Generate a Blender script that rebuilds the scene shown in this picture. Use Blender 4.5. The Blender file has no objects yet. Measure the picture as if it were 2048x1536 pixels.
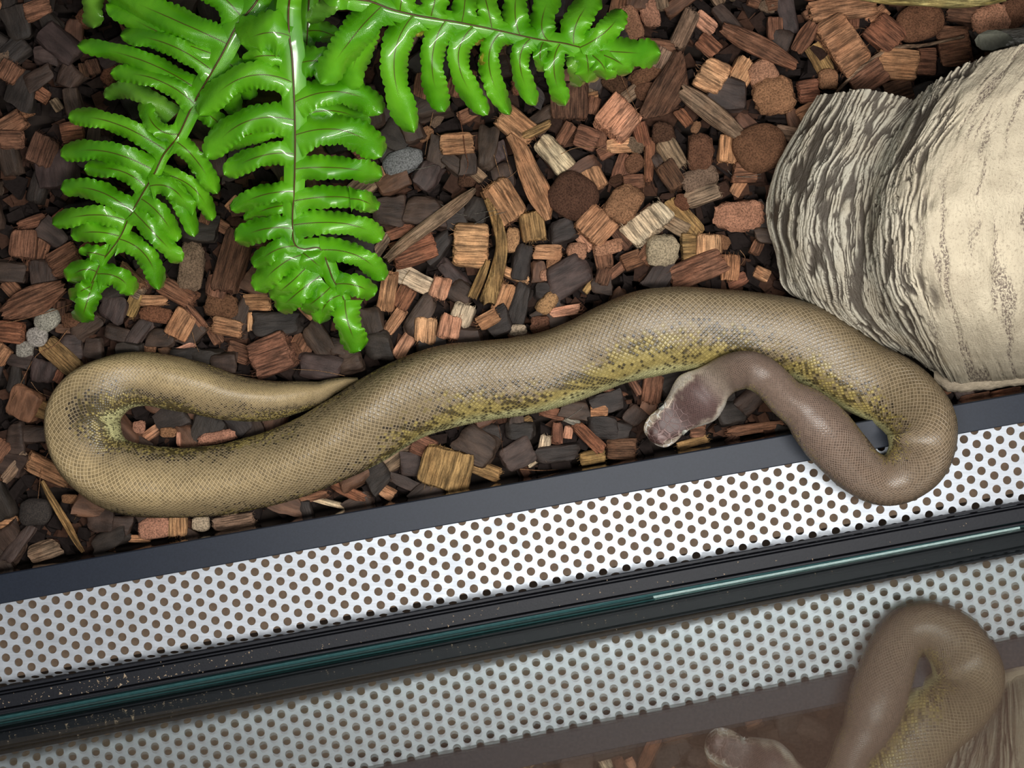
import bpy, bmesh, math, random
import numpy as np
from mathutils import Vector, Matrix, noise as mnoise

sc = bpy.context.scene
COL = sc.collection
R = math.radians
# ------------------------------------------------------------------ camera, light, exposure
F, H = 3000.0, 0.9375            # focal length in px of the 2048 frame, camera height (m)
cam = bpy.data.objects.new('camera', bpy.data.cameras.new('camera'))
COL.objects.link(cam)
cam.location = (0, 0, H)
cam.data.sensor_width = 36.0
cam.data.lens = F / 2048 * 36.0
cam.data.clip_start = 0.01
sc.camera = cam
w = bpy.data.worlds.new('room'); sc.world = w; w.use_nodes = True
w.node_tree.nodes['Background'].inputs[0].default_value = (0.95, 0.96, 1.0, 1)
w.node_tree.nodes['Background'].inputs[1].default_value = 0.065
def area(name, loc, rot, sx, sy, power, col):
    l = bpy.data.lights.new(name, 'AREA'); l.shape = 'RECTANGLE'; l.size = sx; l.size_y = sy
    l.energy = power; l.color = col
    o = bpy.data.objects.new(name, l); COL.objects.link(o); o.location = loc; o.rotation_euler = rot
    return o
area('led_bar', (0.12, -0.070, 0.80), (R(-6), R(6), R(10)), 0.62, 0.06, 6.9, (1.0, 0.97, 0.93))
area('outside_fill', (0.55, -0.75, 0.45), (R(-12), R(6), 0), 0.4, 0.3, 3.6, (1.0, 0.86, 0.80))  # added fill outside the pane, brightens the brown haze behind the glass
area('overhead_fill', (0.5, 0.25, 2.0), (R(-6), R(13), 0), 0.7, 0.7, 5.0, (0.97, 0.98, 1.0))  # added weak overhead fill, not a fitting of the place
sc.view_settings.view_transform = 'Standard'; sc.view_settings.look = 'None'
sc.view_settings.gamma = 1; sc.view_settings.use_curve_mapping = False
sc.view_settings.exposure = 0.0
sc.cycles.use_denoising = True
sc.cycles.max_bounces = 8; sc.cycles.transparent_max_bounces = 8
sc.cycles.caustics_reflective = False; sc.cycles.caustics_refractive = False

# ------------------------------------------------------------------ helpers
def P(px, py, z=0.0):
    k = (H - z) / F
    return Vector(((px - 1024) * k, (768 - py) * k, z))
def lin(c):
    return tuple(((v / 255) / 12.92 if v / 255 <= 0.04045 else ((v / 255 + 0.055) / 1.055) ** 2.4) for v in c)
def mesh_obj(name, verts, faces, m=None, parent=None, smooth=True, sharp=None):
    me = bpy.data.meshes.new(name)
    me.from_pydata([tuple(v) for v in verts], [], faces)
    if smooth:
        me.polygons.foreach_set('use_smooth', [True] * len(me.polygons))
    if sharp:
        me.set_sharp_from_angle(angle=R(sharp))
    if m: me.materials.append(m)
    me.update()
    o = bpy.data.objects.new(name, me); COL.objects.link(o)
    if parent: o.parent = parent
    return o
def tag(o, label, cat, group=None):
    o['label'] = label; o['category'] = cat
    if group: o['group'] = group
    return o
def struct(o, label=None):
    o['kind'] = 'structure'
    if label: o['label'] = label
    return o
def empty(name, loc=(0, 0, 0)):
    o = bpy.data.objects.new(name, None); COL.objects.link(o); o.location = loc
    o.empty_display_size = 0.01
    return o
def child(o, parent):
    o.parent = parent; o.matrix_parent_inverse = Matrix.Translation(-parent.location)
    return o
def hash2(ix, iy, seed=0):
    h = (ix.astype(np.int64) * 374761393 + iy.astype(np.int64) * 668265263 + seed * 974634777) & 0xffffffff
    h = ((h ^ (h >> 13)) * 1274126177) & 0xffffffff
    return ((h ^ (h >> 16)) & 0xffffff) / float(0xffffff)
def vnoise(x, y, seed=0):
    x = np.asarray(x, float); y = np.asarray(y, float)
    ix = np.floor(x); iy = np.floor(y); fx = x - ix; fy = y - iy
    fx = fx * fx * (3 - 2 * fx); fy = fy * fy * (3 - 2 * fy)
    a = hash2(ix, iy, seed); b = hash2(ix + 1, iy, seed); c = hash2(ix, iy + 1, seed); d = hash2(ix + 1, iy + 1, seed)
    return (a * (1 - fx) + b * fx) * (1 - fy) + (c * (1 - fx) + d * fx) * fy
def fbm(x, y, seed=0, o=4):
    s = 0; a = 0.5; t = 0
    for k in range(o):
        s = s + a * vnoise(np.asarray(x) * 2 ** k, np.asarray(y) * 2 ** k, seed + k); t += a; a *= 0.5
    return s / t
def sstep(a, b, x):
    t = np.clip((np.asarray(x, float) - a) / (b - a), 0, 1); return t * t * (3 - 2 * t)
def catmull(pts, n):
    """dense centripetal-ish Catmull-Rom through rows of pts (k x d); n samples per span"""
    p = np.asarray(pts, float); p = np.vstack([2 * p[0] - p[1], p, 2 * p[-1] - p[-2]])
    out = []
    t = np.linspace(0, 1, n, endpoint=False)[:, None]
    for i in range(1, len(p) - 2):
        a, b, c, d = p[i - 1], p[i], p[i + 1], p[i + 2]
        out.append(0.5 * ((2 * b) + (c - a) * t + (2 * a - 5 * b + 4 * c - d) * t * t + (3 * b - a - 3 * c + d) * t ** 3))
    out.append(p[-2][None, :])
    return np.vstack(out)
def tube(pts, rad, sides=4, cap=True):
    pts = [Vector(p) for p in pts]; V = []; Fc = []
    for i, p in enumerate(pts):
        t = (pts[min(i + 1, len(pts) - 1)] - pts[max(i - 1, 0)]).normalized()
        a = t.cross(Vector((0, 0, 1)))
        if a.length < 1e-4: a = Vector((1, 0, 0))
        a.normalize(); b = t.cross(a)
        r = rad[i] if hasattr(rad, '__len__') else rad
        for k in range(sides):
            an = 2 * math.pi * k / sides
            V.append(p + a * (r * math.cos(an)) + b * (r * math.sin(an)))
    for i in range(len(pts) - 1):
        for k in range(sides):
            k2 = (k + 1) % sides
            Fc.append((i * sides + k, i * sides + k2, (i + 1) * sides + k2, (i + 1) * sides + k))
    if cap:
        Fc.append(tuple(reversed(range(sides)))); n = (len(pts) - 1) * sides
        Fc.append(tuple(range(n, n + sides)))
    return V, Fc
def join(parts):
    V = []; Fc = []
    for v, f in parts:
        n = len(V); V += list(v); Fc += [tuple(i + n for i in q) for q in f]
    return V, Fc

# ------------------------------------------------------------------ material kit
def new_mat(name):
    m = bpy.data.materials.new(name); m.use_nodes = True
    nt = m.node_tree; nt.nodes.clear()
    out = nt.nodes.new('ShaderNodeOutputMaterial'); b = nt.nodes.new('ShaderNodeBsdfPrincipled')
    nt.links.new(b.outputs[0], out.inputs[0])
    return m, nt, b
class N:
    def __init__(s, nt): s.nt = nt
    def node(s, t, **kw):
        n = s.nt.nodes.new('ShaderNode' + t)
        for k, v in kw.items(): setattr(n, k, v)
        return n
    def put(s, sock, v):
        if hasattr(v, 'is_linked') or isinstance(v, bpy.types.NodeSocket): s.nt.links.new(v, sock)
        elif isinstance(v, (tuple, list)) and sock.type == 'RGBA' and len(v) == 3: sock.default_value = (*v, 1)
        else: sock.default_value = v
    def math(s, op, a, b=0.0, c=None, clamp=False):
        n = s.node('Math', operation=op, use_clamp=clamp); s.put(n.inputs[0], a); s.put(n.inputs[1], b)
        if c is not None: s.put(n.inputs[2], c)
        return n.outputs[0]
    def mix(s, f, a, b, blend='MIX'):
        n = s.node('Mix', data_type='RGBA', blend_type=blend); s.put(n.inputs['Factor'], f)
        s.put(n.inputs[6], a); s.put(n.inputs[7], b); return n.outputs[2]
    def ss(s, v, lo, hi, a=0.0, b=1.0):
        n = s.node('MapRange', interpolation_type='SMOOTHSTEP'); s.put(n.inputs['Value'], v)
        n.inputs['From Min'].default_value = lo; n.inputs['From Max'].default_value = hi
        n.inputs['To Min'].default_value = a; n.inputs['To Max'].default_value = b
        return n.outputs[0]
    def obj(s, scale=(1, 1, 1)):
        t = s.node('TexCoord'); m = s.node('Mapping'); s.nt.links.new(t.outputs['Object'], m.inputs[0])
        m.inputs['Scale'].default_value = scale; return m.outputs[0]
    def noise(s, vec, scale, detail=4, rough=0.55, dist=0.0):
        n = s.node('TexNoise'); s.put(n.inputs['Vector'], vec); n.inputs['Scale'].default_value = scale
        n.inputs['Detail'].default_value = detail; n.inputs['Roughness'].default_value = rough
        n.inputs['Distortion'].default_value = dist; return n.outputs['Fac']
    def attr(s, name):
        return s.node('Attribute', attribute_name=name)
    def bump(s, h, dist, strength=1.0):
        n = s.node('Bump'); n.inputs['Distance'].default_value = dist; n.inputs['Strength'].default_value = strength
        s.put(n.inputs['Height'], h); return n.outputs[0]
def offset_by_random(n, vec, amt):
    oi = n.node('ObjectInfo'); c = n.node('CombineXYZ')
    r = n.math('MULTIPLY', oi.outputs['Random'], amt)
    for i in range(3): n.put(c.inputs[i], r)
    v = n.node('VectorMath', operation='ADD'); n.put(v.inputs[0], vec); n.put(v.inputs[1], c.outputs[0])
    return v.outputs[0], oi

# fibrous husk: grain runs along local X
def mat_husk():
    m, nt, b = new_mat('coconut_husk'); n = N(nt)
    v0, oi = offset_by_random(n, n.obj((1, 1, 1)), 3.0)
    warp = n.noise(v0, 60, 2)
    vm = n.node('Mapping'); n.put(vm.inputs[0], v0); vm.inputs['Scale'].default_value = (70, 1050, 1050)
    f1 = n.noise(vm.outputs[0], 1.0, 3, 0.6, 0.25)
    vm2 = n.node('Mapping'); n.put(vm2.inputs[0], v0); vm2.inputs['Scale'].default_value = (25, 330, 330)
    f2 = n.noise(vm2.outputs[0], 1.0, 2, 0.6, 0.3)
    sp = n.noise(v0, 900, 3, 0.7)
    big = n.noise(v0, 110, 3)
    streak = n.math('ADD', n.math('MULTIPLY', f1, 0.6), n.math('MULTIPLY', f2, 0.4))
    k = n.ss(streak, 0.36, 0.64, 0.30, 1.42)
    k = n.math('MULTIPLY', k, n.ss(big, 0.3, 0.7, 0.72, 1.18))
    k = n.math('MULTIPLY', k, n.ss(sp, 0.3, 0.7, 0.85, 1.12))
    cc = n.node('CombineColor'); [n.put(cc.inputs[i], k) for i in range(3)]
    col = n.mix(1.0, oi.outputs['Color'], cc.outputs[0], 'MULTIPLY')
    red = n.mix(n.ss(warp, 0.42, 0.62, 0.0, 0.30), col, n.mix(1.0, col, (0.95, 0.74, 0.62), 'MULTIPLY'))
    n.put(b.inputs['Base Color'], red); b.inputs['Roughness'].default_value = 0.82
    b.inputs['Specular IOR Level'].default_value = 0.25
    n.put(b.inputs['Normal'], n.bump(n.math('ADD', streak, n.math('MULTIPLY', sp, 0.25)), 0.0016, 0.9))
    return m
def mat_pith():
    m, nt, b = new_mat('corky_pith'); n = N(nt)
    v0, oi = offset_by_random(n, n.obj(), 3.0)
    a = n.noise(v0, 950, 4, 0.7); c = n.noise(v0, 130, 3)
    k = n.math('MULTIPLY', n.ss(a, 0.32, 0.62, 0.42, 1.22), n.ss(c, 0.3, 0.7, 0.8, 1.12))
    cc = n.node('CombineColor'); [n.put(cc.inputs[i], k) for i in range(3)]
    n.put(b.inputs['Base Color'], n.mix(1.0, oi.outputs['Color'], cc.outputs[0], 'MULTIPLY'))
    b.inputs['Roughness'].default_value = 0.9; b.inputs['Specular IOR Level'].default_value = 0.15
    n.put(b.inputs['Normal'], n.bump(a, 0.0022, 0.9))
    return m
def mat_bark():
    m, nt, b = new_mat('dark_bark'); n = N(nt)
    v0, oi = offset_by_random(n, n.obj(), 3.0)
    vm = n.node('Mapping'); n.put(vm.inputs[0], v0); vm.inputs['Scale'].default_value = (60, 260, 260)
    a = n.noise(vm.outputs[0], 1.0, 4, 0.6, 0.4); c = n.noise(v0, 1200, 2); d = n.noise(v0, 90, 2)
    k = n.math('MULTIPLY', n.ss(a, 0.3, 0.7, 0.62, 1.35), n.ss(d, 0.3, 0.7, 0.75, 1.25))
    cc = n.node('CombineColor'); [n.put(cc.inputs[i], k) for i in range(3)]
    col = n.mix(1.0, oi.outputs['Color'], cc.outputs[0], 'MULTIPLY')
    col = n.mix(n.ss(c, 0.60, 0.75, 0.0, 0.35), col, n.mix(1.0, col, (2.2, 1.9, 1.6), 'MULTIPLY'))
    n.put(b.inputs['Base Color'], col)
    b.inputs['Roughness'].default_value = 0.62; b.inputs['Specular IOR Level'].default_value = 0.28
    n.put(b.inputs['Normal'], n.bump(n.math('ADD', a, n.math('MULTIPLY', c, 0.15)), 0.0012, 0.7))
    return m
def mat_stone():
    m, nt, b = new_mat('grey_stone'); n = N(nt)
    v0, oi = offset_by_random(n, n.obj(), 3.0)
    a = n.noise(v0, 1100, 4, 0.75)
    k = n.ss(a, 0.36, 0.64, 0.45, 1.7)
    cc = n.node('CombineColor'); [n.put(cc.inputs[i], k) for i in range(3)]
    n.put(b.inputs['Base Color'], n.mix(1.0, oi.outputs['Color'], cc.outputs[0], 'MULTIPLY'))
    b.inputs['Roughness'].default_value = 0.75
    n.put(b.inputs['Normal'], n.bump(a, 0.001, 0.7))
    return m
M_HUSK, M_PITH, M_BARK, M_STONE = mat_husk(), mat_pith(), mat_bark(), mat_stone()
def simple(name, col, rough=0.5, metal=0.0, spec=0.5, bump=None):
    m, nt, b = new_mat(name); n = N(nt)
    a = n.noise(n.obj(), bump[0] if bump else 300, 4)
    k = n.ss(a, 0.25, 0.75, 0.86, 1.12)
    cc = n.node('CombineColor'); [n.put(cc.inputs[i], k) for i in range(3)]
    n.put(b.inputs['Base Color'], n.mix(1.0, lin(col), cc.outputs[0], 'MULTIPLY'))
    b.inputs['Roughness'].default_value = rough; b.inputs['Metallic'].default_value = metal
    b.inputs['Specular IOR Level'].default_value = spec
    if bump: n.put(b.inputs['Normal'], n.bump(a, bump[1], 0.8))
    return m
# ------------------------------------------------------------------ strip frame (bar, vent, track) and glass
TH = R(10.05); UC, US = math.cos(TH), math.sin(TH)
D0 = (967 - 768) * UC                 # perpendicular px from image centre to the bar's inner edge
ZB, ZV = 0.036, 0.029                 # top of the bar, plane of the vent
def SP(u, d, z, th=TH, base=(1024, 967)):
    return P(base[0] + u * math.cos(th) + d * math.sin(th), base[1] - u * math.sin(th) + d * math.cos(th), z)
def prism(name, profile, u0, u1, m, th=TH, base=(1024, 967), nseg=1, sharp=30):
    """profile: (d_px, z_px_ref, z) points of a closed outline; extruded along the strip"""
    V = []; Fc = []; k = len(profile)
    for i in range(nseg + 1):
        u = u0 + (u1 - u0) * i / nseg
        for d, zr, z in profile:
            p = SP(u, d, zr, th, base); kk = 1.0
            V.append((p.x, p.y, z))
    for i in range(nseg):
        for j in range(k):
            j2 = (j + 1) % k
            Fc.append((i * k + j, i * k + j2, (i + 1) * k + j2, (i + 1) * k + j))
    Fc.append(tuple(range(k))); Fc.append(tuple(reversed(range(nseg * k, nseg * k + k))))
    o = mesh_obj(name, V, Fc, m, sharp=sharp)
    bm = bmesh.new(); bm.from_mesh(o.data); bmesh.ops.recalc_face_normals(bm, faces=bm.faces); bm.to_mesh(o.data); bm.free()
    return o
M_BAR = simple('black_plastic', (33, 40, 53), 0.5, 0, 0.3, (900, 0.00002))
M_BARIN = simple('glossy_black_plastic', (20, 19, 20), 0.07, 0, 0.6)
M_TRACK = simple('dark_rubber', (26, 28, 35), 0.55, 0, 0.3, (700, 0.0001))
M_BASE = simple('brown_board', (176, 150, 126), 0.7)
M_ROOM = simple('room_floor_wood', (168, 132, 116), 0.7)
# setting: floor of the enclosure, room floor outside the glass
ext = 0.62
fl = mesh_obj('floor', [(-ext, -0.068, -0.036), (ext, 0.055, -0.036), (ext, 0.62, -0.036), (-ext, 0.62, -0.036),
                        (-ext, -0.24, -0.044), (ext, -0.02, -0.044), (ext, 0.62, -0.044), (-ext, 0.62, -0.044)],
              [(0, 1, 2, 3), (7, 6, 5, 4), (4, 5, 1, 0), (5, 6, 2, 1), (6, 7, 3, 2), (7, 4, 0, 3)],
              simple('soil_floor', (46, 36, 30), 0.9), smooth=False)
struct(fl, 'dark floor under the chip bedding')
sill = prism('trim_2', [(40, ZV, -0.010), (420, ZV, -0.010), (420, ZV, -0.022), (40, ZV, -0.022)], -1700, 1700, M_BASE)
struct(sill, 'brown ledge below the perforated vent strip')
rm = mesh_obj('floor_2', [(-4, -5, -0.6), (4, -5, -0.6), (4, 3, -0.6), (-4, 3, -0.6)], [(0, 1, 2, 3)], M_ROOM, smooth=False)
struct(rm, 'brown room floor seen dimly through the glass')
# riser bar
bar = empty('riser_bar', SP(0, 30, -0.03))
tag(bar, 'long dark grey plastic bar between the chip bedding and the perforated strip', 'bar')
top = prism('top_face', [(0, ZB, ZB - 0.0008), (2, ZB, ZB), (57, ZB, ZB), (59, ZB, ZB - 0.0008), (59, ZB, ZB - 0.004), (0, ZB, ZB - 0.004)], -1700, 1700, M_BAR)
child(top, bar)
face = prism('inner_face', [(1.5, ZB, ZB - 0.0041), (9, ZB, ZB - 0.0041), (9, ZB, -0.034), (1.5, ZB, -0.034)], -1700, 1700, M_BARIN)
child(face, bar); face['label'] = 'glossy black inner face mirroring the chips'
foot = prism('rear_leg', [(10, ZB, ZB - 0.0041), (15, ZB, ZB - 0.0041), (15, ZB, -0.034), (10, ZB, -0.034)], -1700, 1700, M_BARIN)
child(foot, bar)

# perforated vent strip
def mat_alu():
    m, nt, b = new_mat('brushed_aluminium'); n = N(nt)
    a = n.noise(n.obj((30, 700, 30)), 1.0, 4); c = n.noise(n.obj(), 120, 4)
    k = n.math('MULTIPLY', n.ss(a, 0.3, 0.7, 0.93, 1.05), n.ss(c, 0.3, 0.7, 0.92, 1.04))
    cc = n.node('CombineColor'); [n.put(cc.inputs[i], k) for i in range(3)]
    n.put(b.inputs['Base Color'], n.mix(1.0, (0.515, 0.555, 0.61), cc.outputs[0], 'MULTIPLY'))
    b.inputs['Metallic'].default_value = 0.35
    n.put(b.inputs['Roughness'], n.ss(c, 0.3, 0.7, 0.44, 0.56))
    n.put(b.inputs['Normal'], n.bump(a, 0.0002, 0.5))
    return m
M_ALU = mat_alu()
def build_vent():
    kz = (H - ZV) / F                       # metres per px in the vent plane
    pu, pd, hr, th = 23.65, 27.3, 8.5, 0.0011
    # hole at image (1089.4,1027.3) in strip coordinates
    dx, dy = 1089.4 - 1024, 1027.3 - 967
    uh = dx * UC - dy * US; dh = dx * US + dy * UC
    d_end = 222.0; d_bend = 205.0
    V = []; Fc = []
    seg = 16
    i0, i1 = int((-1500 - uh) / pu), int((1500 - uh) / pu)
    ring = [(math.cos(2 * math.pi * k / seg + math.pi / seg), math.sin(2 * math.pi * k / seg + math.pi / seg)) for k in range(seg)]
    for i in range(i0, i1 + 1):
        off = dh + (pd / 2 if i % 2 else 0)
        u = uh + i * pu
        j = math.floor((18 - off) / pd) + 1
        prev = 18.0
        while off + j * pd - pd / 2 < d_end + 12:
            c = off + j * pd
            lo, hi = max(prev, c - pd / 2), c + pd / 2
            prev = hi
            n0 = len(V)
            out = []
            for a, bb in ring:      # square boundary by ray to the cell's box
                t = 1e9
                if abs(a) > 1e-6: t = min(t, (pu / 2) / abs(a))
                if abs(bb) > 1e-6: t = min(t, ((hi - c) if bb > 0 else (c - lo)) / abs(bb))
                out.append((u + a * t, c + bb * t))
            # snap nearest ring points to the corners
            for cu, cd in ((u - pu / 2, lo), (u + pu / 2, lo), (u + pu / 2, hi), (u - pu / 2, hi)):
                q = min(range(seg), key=lambda z: (out[z][0] - cu) ** 2 + (out[z][1] - cd) ** 2); out[q] = (cu, cd)
            for lay in (0, 1):
                for (x, y) in out: V.append((x, y, lay))
                for a, bb in ring: V.append((u + a * hr, c + bb * hr, lay))
            for k in range(seg):
                k2 = (k + 1) % seg
                Fc.append((n0 + k, n0 + k2, n0 + seg + k2, n0 + seg + k))
                Fc.append((n0 + 3 * seg + k, n0 + 3 * seg + k2, n0 + 2 * seg + k2, n0 + 2 * seg + k))
                Fc.append((n0 + seg + k, n0 + seg + k2, n0 + 3 * seg + k2, n0 + 3 * seg + k))
            j += 1
    W = []
    for (u, d, lay) in V:
        z = ZV - lay * th
        dd = min(d, d_end + 20)
        if dd > d_bend:                      # rolled-down outer edge
            rr = 9.0; ang = min((dd - d_bend) / rr, R(62)); rest = max(0, dd - d_bend - rr * R(62))
            off = d_bend + rr * math.sin(ang) + rest * math.cos(R(62))
            dz = (rr * (1 - math.cos(ang)) + rest * math.sin(R(62))) * kz
            p = SP(u, off, ZV); W.append((p.x, p.y, z - dz))
        else:
            p = SP(u, dd, ZV); W.append((p.x, p.y, z))
    o = mesh_obj('vent_strip', W, Fc, M_ALU, sharp=35)
    bm = bmesh.new(); bm.from_mesh(o.data); bmesh.ops.remove_doubles(bm, verts=bm.verts, dist=0.00002)
    bm.to_mesh(o.data); bm.free()
    o.data.set_sharp_from_angle(angle=R(40))
    return o
vent = build_vent()
tag(vent, 'shiny perforated aluminium vent strip with round holes between bar and glass', 'vent')

# glass: its foot line is slightly turned from the strip
TG = R(10.75); GB = (1024, 1249.0)
def gp(d, z): return (d, ZV, z)
track = empty('sliding_track', SP(0, 0, 0.0, TG, GB))
tag(track, 'black ribbed rubber sliding track dusted with crumbs, holding the glass pane', 'track')
TT = R(10.4)
def trk(name, d0, d1, ztop, zbot=-0.009):
    e = 1.2
    return child(prism(name, [(d0, ZV, ztop - 0.0006), (d0 + e, ZV, ztop), (d1 - e, ZV, ztop), (d1, ZV, ztop - 0.0006), (d1, ZV, zbot), (d0, ZV, zbot)],
                       -1700, 1700, M_TRACK, TT, GB), track)
for nm, a, bb, z in (('rib', -60, -53, ZV - 0.0015), ('rib', -50.5, -46, ZV - 0.0022), ('channel_floor', -53, 40, ZV - 0.009), ('rib', -44, -17, ZV - 0.0030),
                     ('rib', -15, -9.5, ZV - 0.0018), ('rib', 34, 60, ZV - 0.0018)):
    trk(nm, a, bb, z)
def mat_glass():
    m = bpy.data.materials.new('clear_glass'); m.use_nodes = True; nt = m.node_tree; nt.nodes.clear(); n = N(nt)
    out = n.node('OutputMaterial'); g = n.node('BsdfGlass'); g.inputs['IOR'].default_value = 1.52
    g.inputs['Roughness'].default_value = 0.0; g.inputs['Color'].default_value = (0.93, 0.98, 0.96, 1)
    nt.links.new(g.outputs[0], out.inputs[0]); return m
M_GLASS = mat_glass()
gt = 0.005 / ((H - ZV) / F)
pane = empty('glass_pane', SP(0, 0, ZV - 0.006, TG, GB))
tag(pane, 'upright clear glass sliding pane mirroring the vent strip and the snake', 'glass pane')
g = child(prism('glass_sheet', [(0, ZV, ZV - 0.006), (gt, ZV, ZV - 0.006), (gt, ZV, 0.70), (0, ZV, 0.70)], -1700, 1700, M_GLASS, TG, GB, sharp=30), pane)
M_TEAL = simple('green_glass_edge', (44, 84, 86), 0.55, 0, 0.3, (260, 0.0006))
child(prism('polished_foot_edge', [(-9.0, ZV, ZV - 0.0060), (-7.5, ZV, ZV - 0.0040), (-4.5, ZV, ZV - 0.0036), (-3, ZV, ZV - 0.0058), (-0.5, ZV, ZV - 0.0062), (-0.5, ZV, ZV - 0.0085), (-9.0, ZV, ZV - 0.0085)], -1700, 1700, M_TEAL, TG, GB), pane)
# crumbs in the track: nobody could count them
rnd = random.Random(5)
parts = []
for i in range(230):
    u = rnd.uniform(-1150, 1150) if rnd.random() < .6 else rnd.gauss(-780, 120); d = rnd.uniform(-42, -19)
    if rnd.random() < .12: d = rnd.uniform(-60, -10)
    s = rnd.uniform(0.00015, 0.0005) * (2 if rnd.random() < .06 else 1)
    p = SP(u, d, ZV - 0.003, TT, GB)
    vs = [p + Vector((rnd.uniform(-s, s), rnd.uniform(-s, s), q * s)) for q in (0, 0, 0, 1.2)]
    vs[0] += Vector((s, 0, 0)); vs[1] += Vector((-s, s, 0)); vs[2] += Vector((-s, -s, 0))
    parts.append((vs, [(0, 1, 3), (1, 2, 3), (2, 0, 3), (0, 2, 1)]))
V, Fc = join(parts)
cr = mesh_obj('track_dust', V, Fc, simple('tan_crumbs', (176, 156, 132), 0.9), smooth=False)
cr['kind'] = 'stuff'; tag(cr, 'tiny pale crumbs and grit scattered along the black track', 'crumbs')

# ------------------------------------------------------------------ snake
SN = [  # px, py, half width px, ground z (m), roll (deg, + = toward left of travel), tail -> head
 (716,759,4,.004,-5),(688,766,11,.003,-8),(660,775,17,.002,-12),(637,786,23,.001,-14),(597,793,31,0,-14),(540,801,38.5,0,-14),
 (470,796,45,0,-14),(405,779,50.5,0,-16),(345,766,53,0,-20),(292,757,53,0,-26),(240,763,57,0,-32),(197,788,64,0,-48),(172,824,69.5,0,-54),
 (168,868,71,0,-48),(182,910,70.5,0,-36),(210,939,70,0,-22),(247,955,71,0,-10),(290,963,71,0,-9),(353,966,69,0,-9),(425,962,69,0,-8),
 (490,950,69.5,0,-6),(558,932,71,0,-4),(626,905,74,0,0),(715,858,79,0,12),(800,806,80,0,24),(885,773,82,0,33),(960,760,80,0,36),
 (1035,751,79,0,37),(1102,737,77,0,37),(1165,713,77.5,0,38),(1226,687,82,0,38),(1292,665,87,0,38),(1362,655,83.5,0,38),(1436,656,79,0,38),
 (1515,662,78.5,0,37),(1605,682,77,0,36),(1662,714,75,.001,35),(1722,752,73,.004,33),(1772,775,72.5,.010,32),(1814,806,70.5,.022,30),
 (1841,844,69,.034,28),(1845,884,66,.038,26),(1833,922,61,.034,22),(1803,952,53,.031,16),(1766,961,48.5,.030,12),(1728,946,49.5,.032,8),
 (1692,913,53,.036,4),(1661,877,55.5,.039,0),(1634,846,54,.040,0),(1608,819,46,.042,0),(1574,796,38.5,.046,0),(1549,770,36,.049,-8),(1525,750,36.5,.050,-16),
 (1493,739,37.5,.046,-20),(1458,747,37.5,.037,-16),(1432,763,39.5,.028,-6),
 (1413,780,50,.022,0),(1396,795,56,.019,6),(1380,809,51,.017,8),(1366,821,43,.015,8),(1352,833,37,.014,8),(1338,846,34.5,.013,8),(1326,857,33,.012,6),
 (1316,866,31,.012,5),(1307,874,25,.012,4),(1302,879,14,.012,4),(1300,881,2,.013,4)]
HEAD0 = 55   # first station of the head
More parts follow.
